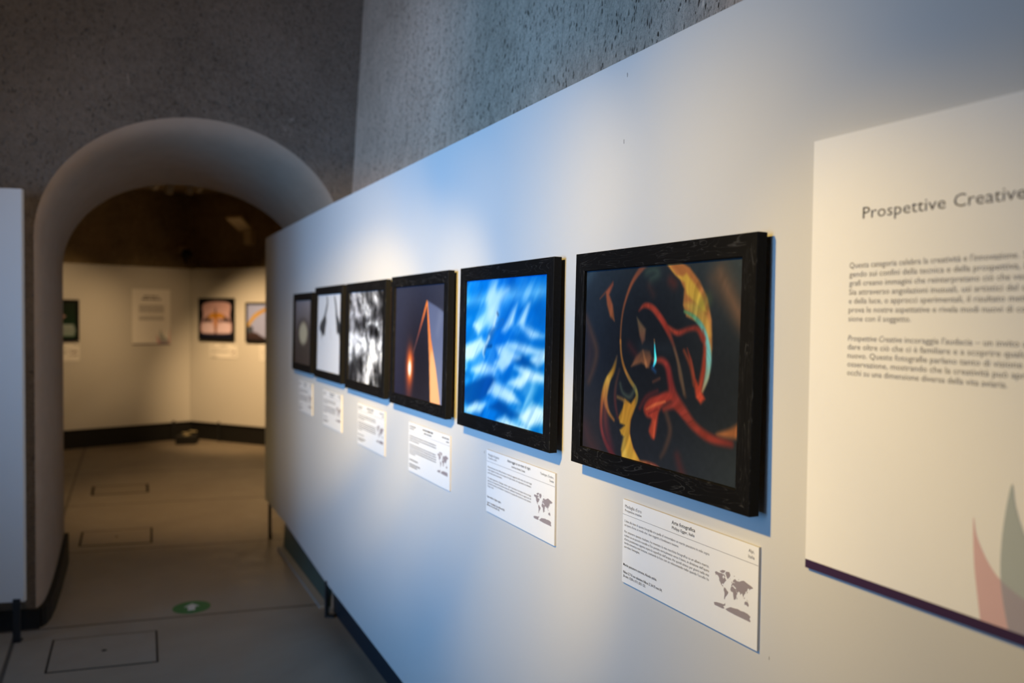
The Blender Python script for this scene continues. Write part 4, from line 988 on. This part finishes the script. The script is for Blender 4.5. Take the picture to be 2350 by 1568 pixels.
# smaller cards further along: print too small to read
def far_card(mtx, w_, h_, label, group, seed, with_map=True, soft=False):
    e = card_board(mtx, w_, h_, label, group)
    k = w_ / 0.4345; a = 0.012 * k
    rule(e, 0.0, w_, -0.036, ZT)
    ink = M['ink_soft']
    word_bars('category_text', [(a, 0.085 * k, -0.0175, 0.0045), (a, 0.07 * k, -0.0265, 0.0038)], ink, e, ZT, seed)
    word_bars('heading', [(0.16 * k, 0.275 * k, -0.0155, 0.0055), (0.175 * k, 0.255 * k, -0.0272, 0.0042)], M['ink'], e, ZT, seed + 1)
    word_bars('place_text', [(0.36 * k, 0.425 * k, -0.0155, 0.0042), (0.40 * k, 0.425 * k, -0.0266, 0.0042)], ink, e, ZT, seed + 2)
    rows = [(a, (0.302 if i not in (2, 8) else 0.12) * k, y, 0.0034) for i, y in enumerate((-0.055, -0.064, -0.073, -0.0895, -0.098, -0.107, -0.1155, -0.124))]
    rows[-1] = (a, 0.08 * k, -0.124, 0.0034)
    word_bars('body_text', rows, ink, e, ZT, seed + 3)
    word_bars('camera_text', [(a, 0.11 * k, -0.149, 0.0040), (a, 0.135 * k, -0.1665, 0.0040), (a, 0.10 * k, -0.175, 0.0040)], M['ink'], e, ZT, seed + 4)
    if with_map:
        world_map(e, 0.317 * k, -0.0805, 2.944e-4 * k, 0.0189, ZT)
    return e
far_card(near_mtx(3.0395, 1.2345, TC), 0.4305, 0.1935, 'white caption card below the orange beam photograph', GC, 31)
far_card(near_mtx(3.7745, 1.238, TC), 0.420, 0.1945, 'white caption card below the black and white plumage photograph', GC, 41)
far_card(near_mtx(4.467, 1.246, TC), 0.390, 0.1950, 'white caption card below the two webbed feet photograph', GC, 51)
far_card(near_mtx(5.103, 1.250, TC), 0.362, 0.186, 'white caption card below the pale disc photograph', GC, 61)
GF = 'caption cards in the far room'
far_card(far_mtx(DR, NR, 0.350, 1.273), 0.467, 0.176, 'white caption card below the orange winged shape photograph in the far room', GF, 71)
far_card(far_mtx(DR, NR, 1.1925, 1.2865), 0.467, 0.205, 'white caption card below the digger arm photograph in the far room', GF, 81)
far_card(far_mtx(DL, NL, 1.336 + 0.44, 1.282), 0.44, 0.204, 'white caption card below the dark green photograph, left in the arch', GF, 91)

# ------------------------------------------------------------------ text boards with the leaf emblem
TP = 0.007
def emblem(e, W_, H_, z):
    """three overlapping leaf shapes in the bottom right corner; x from the left edge of a 0.47 x 0.72 board"""
    kx, ky = W_ / 0.47, H_ / 0.72
    def pl(name, pts, mat, dz):
        pp = catmull(pts, False, 5)
        pp = [(p_[0] * kx, (p_[1] - 1.953) * ky) for p_ in pp]
        bm = bmesh.new(); bm.faces.new([bm.verts.new((x, y, z + dz)) for x, y in pp]); bmesh.ops.triangulate(bm, faces=bm.faces)
        me = bpy.data.meshes.new(name); bm.to_mesh(me); bm.free(); me.materials.append(mat)
        o = bpy.data.objects.new(name, me); COL.objects.link(o); o.parent = e
        return o
    PT = [(0.295, 1.386), (0.300, 1.362), (0.311, 1.339), (0.3225, 1.322), (0.336, 1.309), (0.355, 1.299), (0.385, 1.288), (0.42, 1.279), (0.468, 1.272)]
    PLf = [(0.3085, 1.2475), (0.3035, 1.280), (0.2985, 1.315), (0.2958, 1.350), (0.295, 1.386)]
    BLf = [(0.3470, 1.2475), (0.3395, 1.280), (0.3350, 1.310), (0.3340, 1.345), (0.3375, 1.392), (0.3462, 1.441)]
    BR = [(0.3462, 1.441), (0.352, 1.412), (0.365, 1.377), (0.385, 1.347), (0.41, 1.322), (0.44, 1.305), (0.468, 1.296)]
    pl('leaf', PLf + PT[1:] + [(0.468, 1.2475)], M['pink'], 0.0)
    pl('leaf', BLf + BR[1:] + [(0.468, 1.2475)], M['bluegrey'], 0.0002)
    pl('leaf', [(0.3470, 1.2475), (0.3395, 1.280), (0.3350, 1.310)] + [(0.3355, 1.3095), (0.355, 1.299), (0.385, 1.288), (0.42, 1.279), (0.468, 1.272)] + [(0.468, 1.2475)], M['mauve'], 0.0004)
    pl('leaf', [(0.446, 1.2475), (0.448, 1.31), (0.456, 1.38), (0.468, 1.455), (0.468, 1.2475)], M['pink'], 0.0006)

def text_board(mtx, W_, H_, label, group):
    e = empty('text_board', mtx); tag(e, label, 'sign', group)
    b_ = MB().box(0, W_, -H_, 0, 0.0003, TP).build('board', M['board'], e)
    MB().add([(0, -H_, TP + 0.0002), (W_, -H_, TP + 0.0002), (W_, -H_ + 0.0147 * H_ / 0.72, TP + 0.0002), (0, -H_ + 0.0147 * H_ / 0.72, TP + 0.0002),
              (0, -H_ - 0.0002, 0.0003), (W_, -H_ - 0.0002, 0.0003)], [(0, 1, 2, 3), (4, 5, 1, 0)]).build('purple_strip', M['purple'], e)['label'] = 'dark purple bottom strip'
    emblem(e, W_, H_, TP + 0.0004)
    return e
e = text_board(near_mtx(0.9990, 1.9528, TP), 0.47, 0.7205, 'large white text board headed Prospettive Creative at the right edge', None)
ZB = TP + 0.0003
text_lines('heading', [('Prospettive', 0.1015, -0.1397, 0.0193, 0.1400, 'L', -0.004, 0), ('Creative', 0.2540, -0.1397, 0.0193, 0.0995, 'L', -0.004, 0)], M['ink'], e, ZB)
L1 = ["Questa categoria celebra la creatività e l'innovazione.", 'gendo sui confini della tecnica e della prospettiva, i foto-', 'grafi creano immagini che reinterpretano ciò che vediamo.', 'Sia attraverso angolazioni inusuali, usi artistici del colore', 'e della luce, o approcci sperimentali, il risultato mette alla', 'prova le nostre aspettative e rivela modi nuovi di connes-']
ll = [(s_, 0.0785, -0.2162 - 0.01413 * i, 0.0094, 0.2685 if i == 0 else 0.308, 'L', 0, 0) for i, s_ in enumerate(L1)]
ll.append(('Spin-', 0.3525, -0.2162, 0.0094, 0.0340, 'L', 0, 0))
ll.append(('sione con il soggetto.', 0.0785, -0.2162 - 0.01413 * 6, 0.0094, 0.112, 'L', 0, 0))
text_lines('body_text', ll, M['ink_soft'], e, ZB)
ll = [('Prospettive Creative', 0.0782, -0.3322, 0.0094, 0.0985, 'L', 0, 0.22), ("incoraggia l'audacia – un invito a guar-", 0.1815, -0.3322, 0.0094, 0.211, 'L', 0, 0)]
for i, s_ in enumerate(['dare oltre ciò che ci è familiare e a scoprire qualcosa di', 'nuovo. Queste fotografie parlano tanto di visione che di', 'osservazione, mostrando che la creatività può aprirci gli']):
    ll.append((s_, 0.0782, -0.3322 - 0.01375 * (i + 1), 0.0094, 0.314, 'L', 0, 0))
ll.append(('occhi su una dimensione diversa della vita aviaria.', 0.0782, -0.3322 - 0.01375 * 4, 0.0094, 0.258, 'L', 0, 0))
text_lines('body_text', ll, M['ink_soft'], e, ZB)

e = text_board(far_mtx(DL, NL, 0.730, 1.972), 0.467, 0.711, 'white text board on the far partition, left of the room corner', None)
word_bars('heading', [(0.14, 0.32, -0.100, 0.014), (0.115, 0.35, -0.135, 0.016)], M['ink'], e, ZB, 5)
word_bars('body_text', [(0.08, 0.39, -0.212 - 0.0143 * i, 0.006) for i in range(7)], M['ink_soft'], e, ZB, 6)
word_bars('body_text', [(0.08, 0.39, -0.352 - 0.0143 * i, 0.006) for i in range(4)], M['ink_soft'], e, ZB, 7)

# ------------------------------------------------------------------ floor: access hatches and direction sticker
def hatch(pts, label, group, gap=0.009, key=True):
    cx = sum(p_[0] for p_ in pts) / 4; cy = sum(p_[1] for p_ in pts) / 4
    e = empty('floor_hatch', Matrix.Translation((cx, cy, 0))); tag(e, label, 'floor hatch', group)
    P = [Vector((x - cx, y - cy)) for x, y in pts]
    def inset(g):
        out_ = []
        for i in range(4):
            a = (P[i - 1] - P[i]).normalized(); b_ = (P[(i + 1) % 4] - P[i]).normalized()
            sn = abs(a.x * b_.y - a.y * b_.x)
            out_.append(P[i] + (a + b_) * (g / sn))
        return [(q.x, q.y) for q in out_]
    MB().prism(inset(0), 0.0002, 0.0012).build('gap', M['groove'], e)
    MB().prism(inset(gap), 0.0004, 0.0022).build('cover', M['cover'], e)
    if key:
        MB().lathe([(0.012, 0.0023), (0.012, 0.0030)], 14).build('keyhole', M['groove'], e)
    return e
GH = 'access hatches in the floor'
hatch([(-0.266, 4.206), (0.209, 4.122), (0.2245, 4.542), (-0.255, 4.625)], 'square access hatch in the floor in front of the arch, nearest', GH)
hatch([(-0.1926, 6.429), (0.282, 6.323), (0.3026, 6.780), (-0.184, 6.846)], 'square access hatch with keyhole in the floor just beyond the passage', GH, 0.014)
hatch([(-0.146, 8.20), (0.335, 8.148), (0.3466, 8.56), (-0.14, 8.62)], 'square access hatch in the far room floor, furthest away', GH, 0.022, False)

e = empty('floor_sticker', Matrix.Translation((0.4165, 4.826, 0)) @ Matrix.Rotation(-0.12, 4, 'Z')); tag(e, 'round green floor sticker with a white arrow pointing into the arch', 'sticker')
MB().lathe([(0.1005, 0.0003), (0.1005, 0.0012)], 48).build('disc', M['green'], e)
ar = [(-0.019, -0.052), (0.019, -0.052), (0.019, 0.006), (0.042, 0.006), (0.0, 0.058), (-0.042, 0.006), (-0.019, 0.006)]
MB().prism(ar, 0.0013, 0.0018).build('arrow', M['arrow'], e)['label'] = 'white arrow'

# ------------------------------------------------------------------ far room fittings
tr = tag(MB().box(0.0, 1.4, 7.98, 8.02, 2.955, 2.985).build('lighting_track', M['black']), 'black lighting track under the far room ceiling holding the spotlights', 'lighting track')
MB().box(0.1, 0.115, 7.99, 8.01, 2.985, 3.26).build('hanger', M['black'], tr); MB().box(1.285, 1.3, 7.99, 8.01, 2.985, 3.26).build('hanger', M['black'], tr)
SPL = ['leftmost beige spotlight on the track seen at the top of the arch', 'second beige spotlight from the left at the top of the arch', 'third beige spotlight from the left at the top of the arch', 'rightmost beige spotlight on the track seen at the top of the arch']
for (x, z), lab, tilt in zip(((0.391, 2.808), (0.507, 2.787), (0.674, 2.800), (0.764, 2.820)), SPL, (0.9, 0.35, 0.3, 0.7)):
    e = empty('spotlight', Matrix.Translation((x, 8.0, z + 0.04))); tag(e, lab, 'spotlight', 'spotlights on the far track')
    MB().box(-0.012, 0.012, -0.01, 0.01, 0.0, 2.957 - z - 0.04).build('stem', M['beige'], e)
    h = MB().lathe([(0.012, 0.035), (0.030, 0.028), (0.036, -0.02), (0.030, -0.075), (0.026, -0.080)], 18).build('head', M['beige'], e, True)
    h.rotation_euler = (tilt, 0, 0.3)

q = CR + DL * 0.085 - NL * 0.10
e = empty('security_camera', Matrix.Translation((q.x, q.y, 2.445))); tag(e, 'small black dome security camera above the far corner', 'camera')
MB().hexa([tuple(Vector((x, 0, z)) * 1.0 + NL * o_) for z in (0.03, 0.10) for (x, o_) in ((-0.05, 0.12), (0.03, 0.12), (0.03, -0.03), (-0.05, -0.03))]).build('mount', M['beige'], e)
bm = bmesh.new(); bmesh.ops.create_uvsphere(bm, u_segments=20, v_segments=12, radius=0.062)
me = bpy.data.meshes.new('dome'); bm.to_mesh(me); bm.free(); me.materials.append(M['black'])
o = bpy.data.objects.new('dome', me); COL.objects.link(o); o.parent = e; o.location = NL * 0.16 + Vector((0.01, 0, 0.0))
MB().box(-0.012, 0.012, -0.012, 0.012, -0.11, 0.0).build('cable', M['black'], e).location = NL * 0.10 + Vector((0.02, 0, 0))

# beige flood lamp on the far right wall: a tilted plate on an upright casing
e = empty('wall_lamp', Matrix.Translation((1.45, 10.4, 2.55))); tag(e, 'beige box lamp with a tilted plate high on the far right wall', 'lamp')
MB().hexa([(-0.16, -0.015, 0.277), (-0.022, -0.189, 0.278), (0.18, 0.2, 0.184), (0.042, 0.374, 0.17), (-0.15, 0.005, 0.312), (-0.012, -0.169, 0.313), (0.19, 0.22, 0.219), (0.052, 0.394, 0.205)]).build('plate', M['beige'], e)
MB().hexa([(0.083, 0.258, 0.173), (0.159, 0.163, 0.18), (0.155, 0.168, -0.006), (0.084, 0.257, -0.002), (0.162, 0.32, 0.173), (0.237, 0.225, 0.18), (0.233, 0.23, -0.006), (0.162, 0.32, -0.002)]).build('casing', M['beige'], e)


# black floor box with cables in the corner
e = empty('floor_box', Matrix.Translation((0.905, 11.08, 0)) @ Matrix.Rotation(-0.25, 4, 'Z')); tag(e, 'black box on the floor in the far corner with pale cables on top', 'box')
bevel(MB().box(-0.125, 0.125, -0.11, 0.11, 0.0, 0.105).build('casing', M['black'], e), 0.01, 2)
m = MB(); rr = random.Random(4)
for i in range(5):
    x, y = rr.uniform(-0.03, 0.09), rr.uniform(-0.05, 0.05)
    m.box(x - 0.035, x + 0.03, y - 0.008, y + 0.008, 0.106 + 0.012 * i, 0.118 + 0.012 * i)
m.build('cable', M['cable'], e)
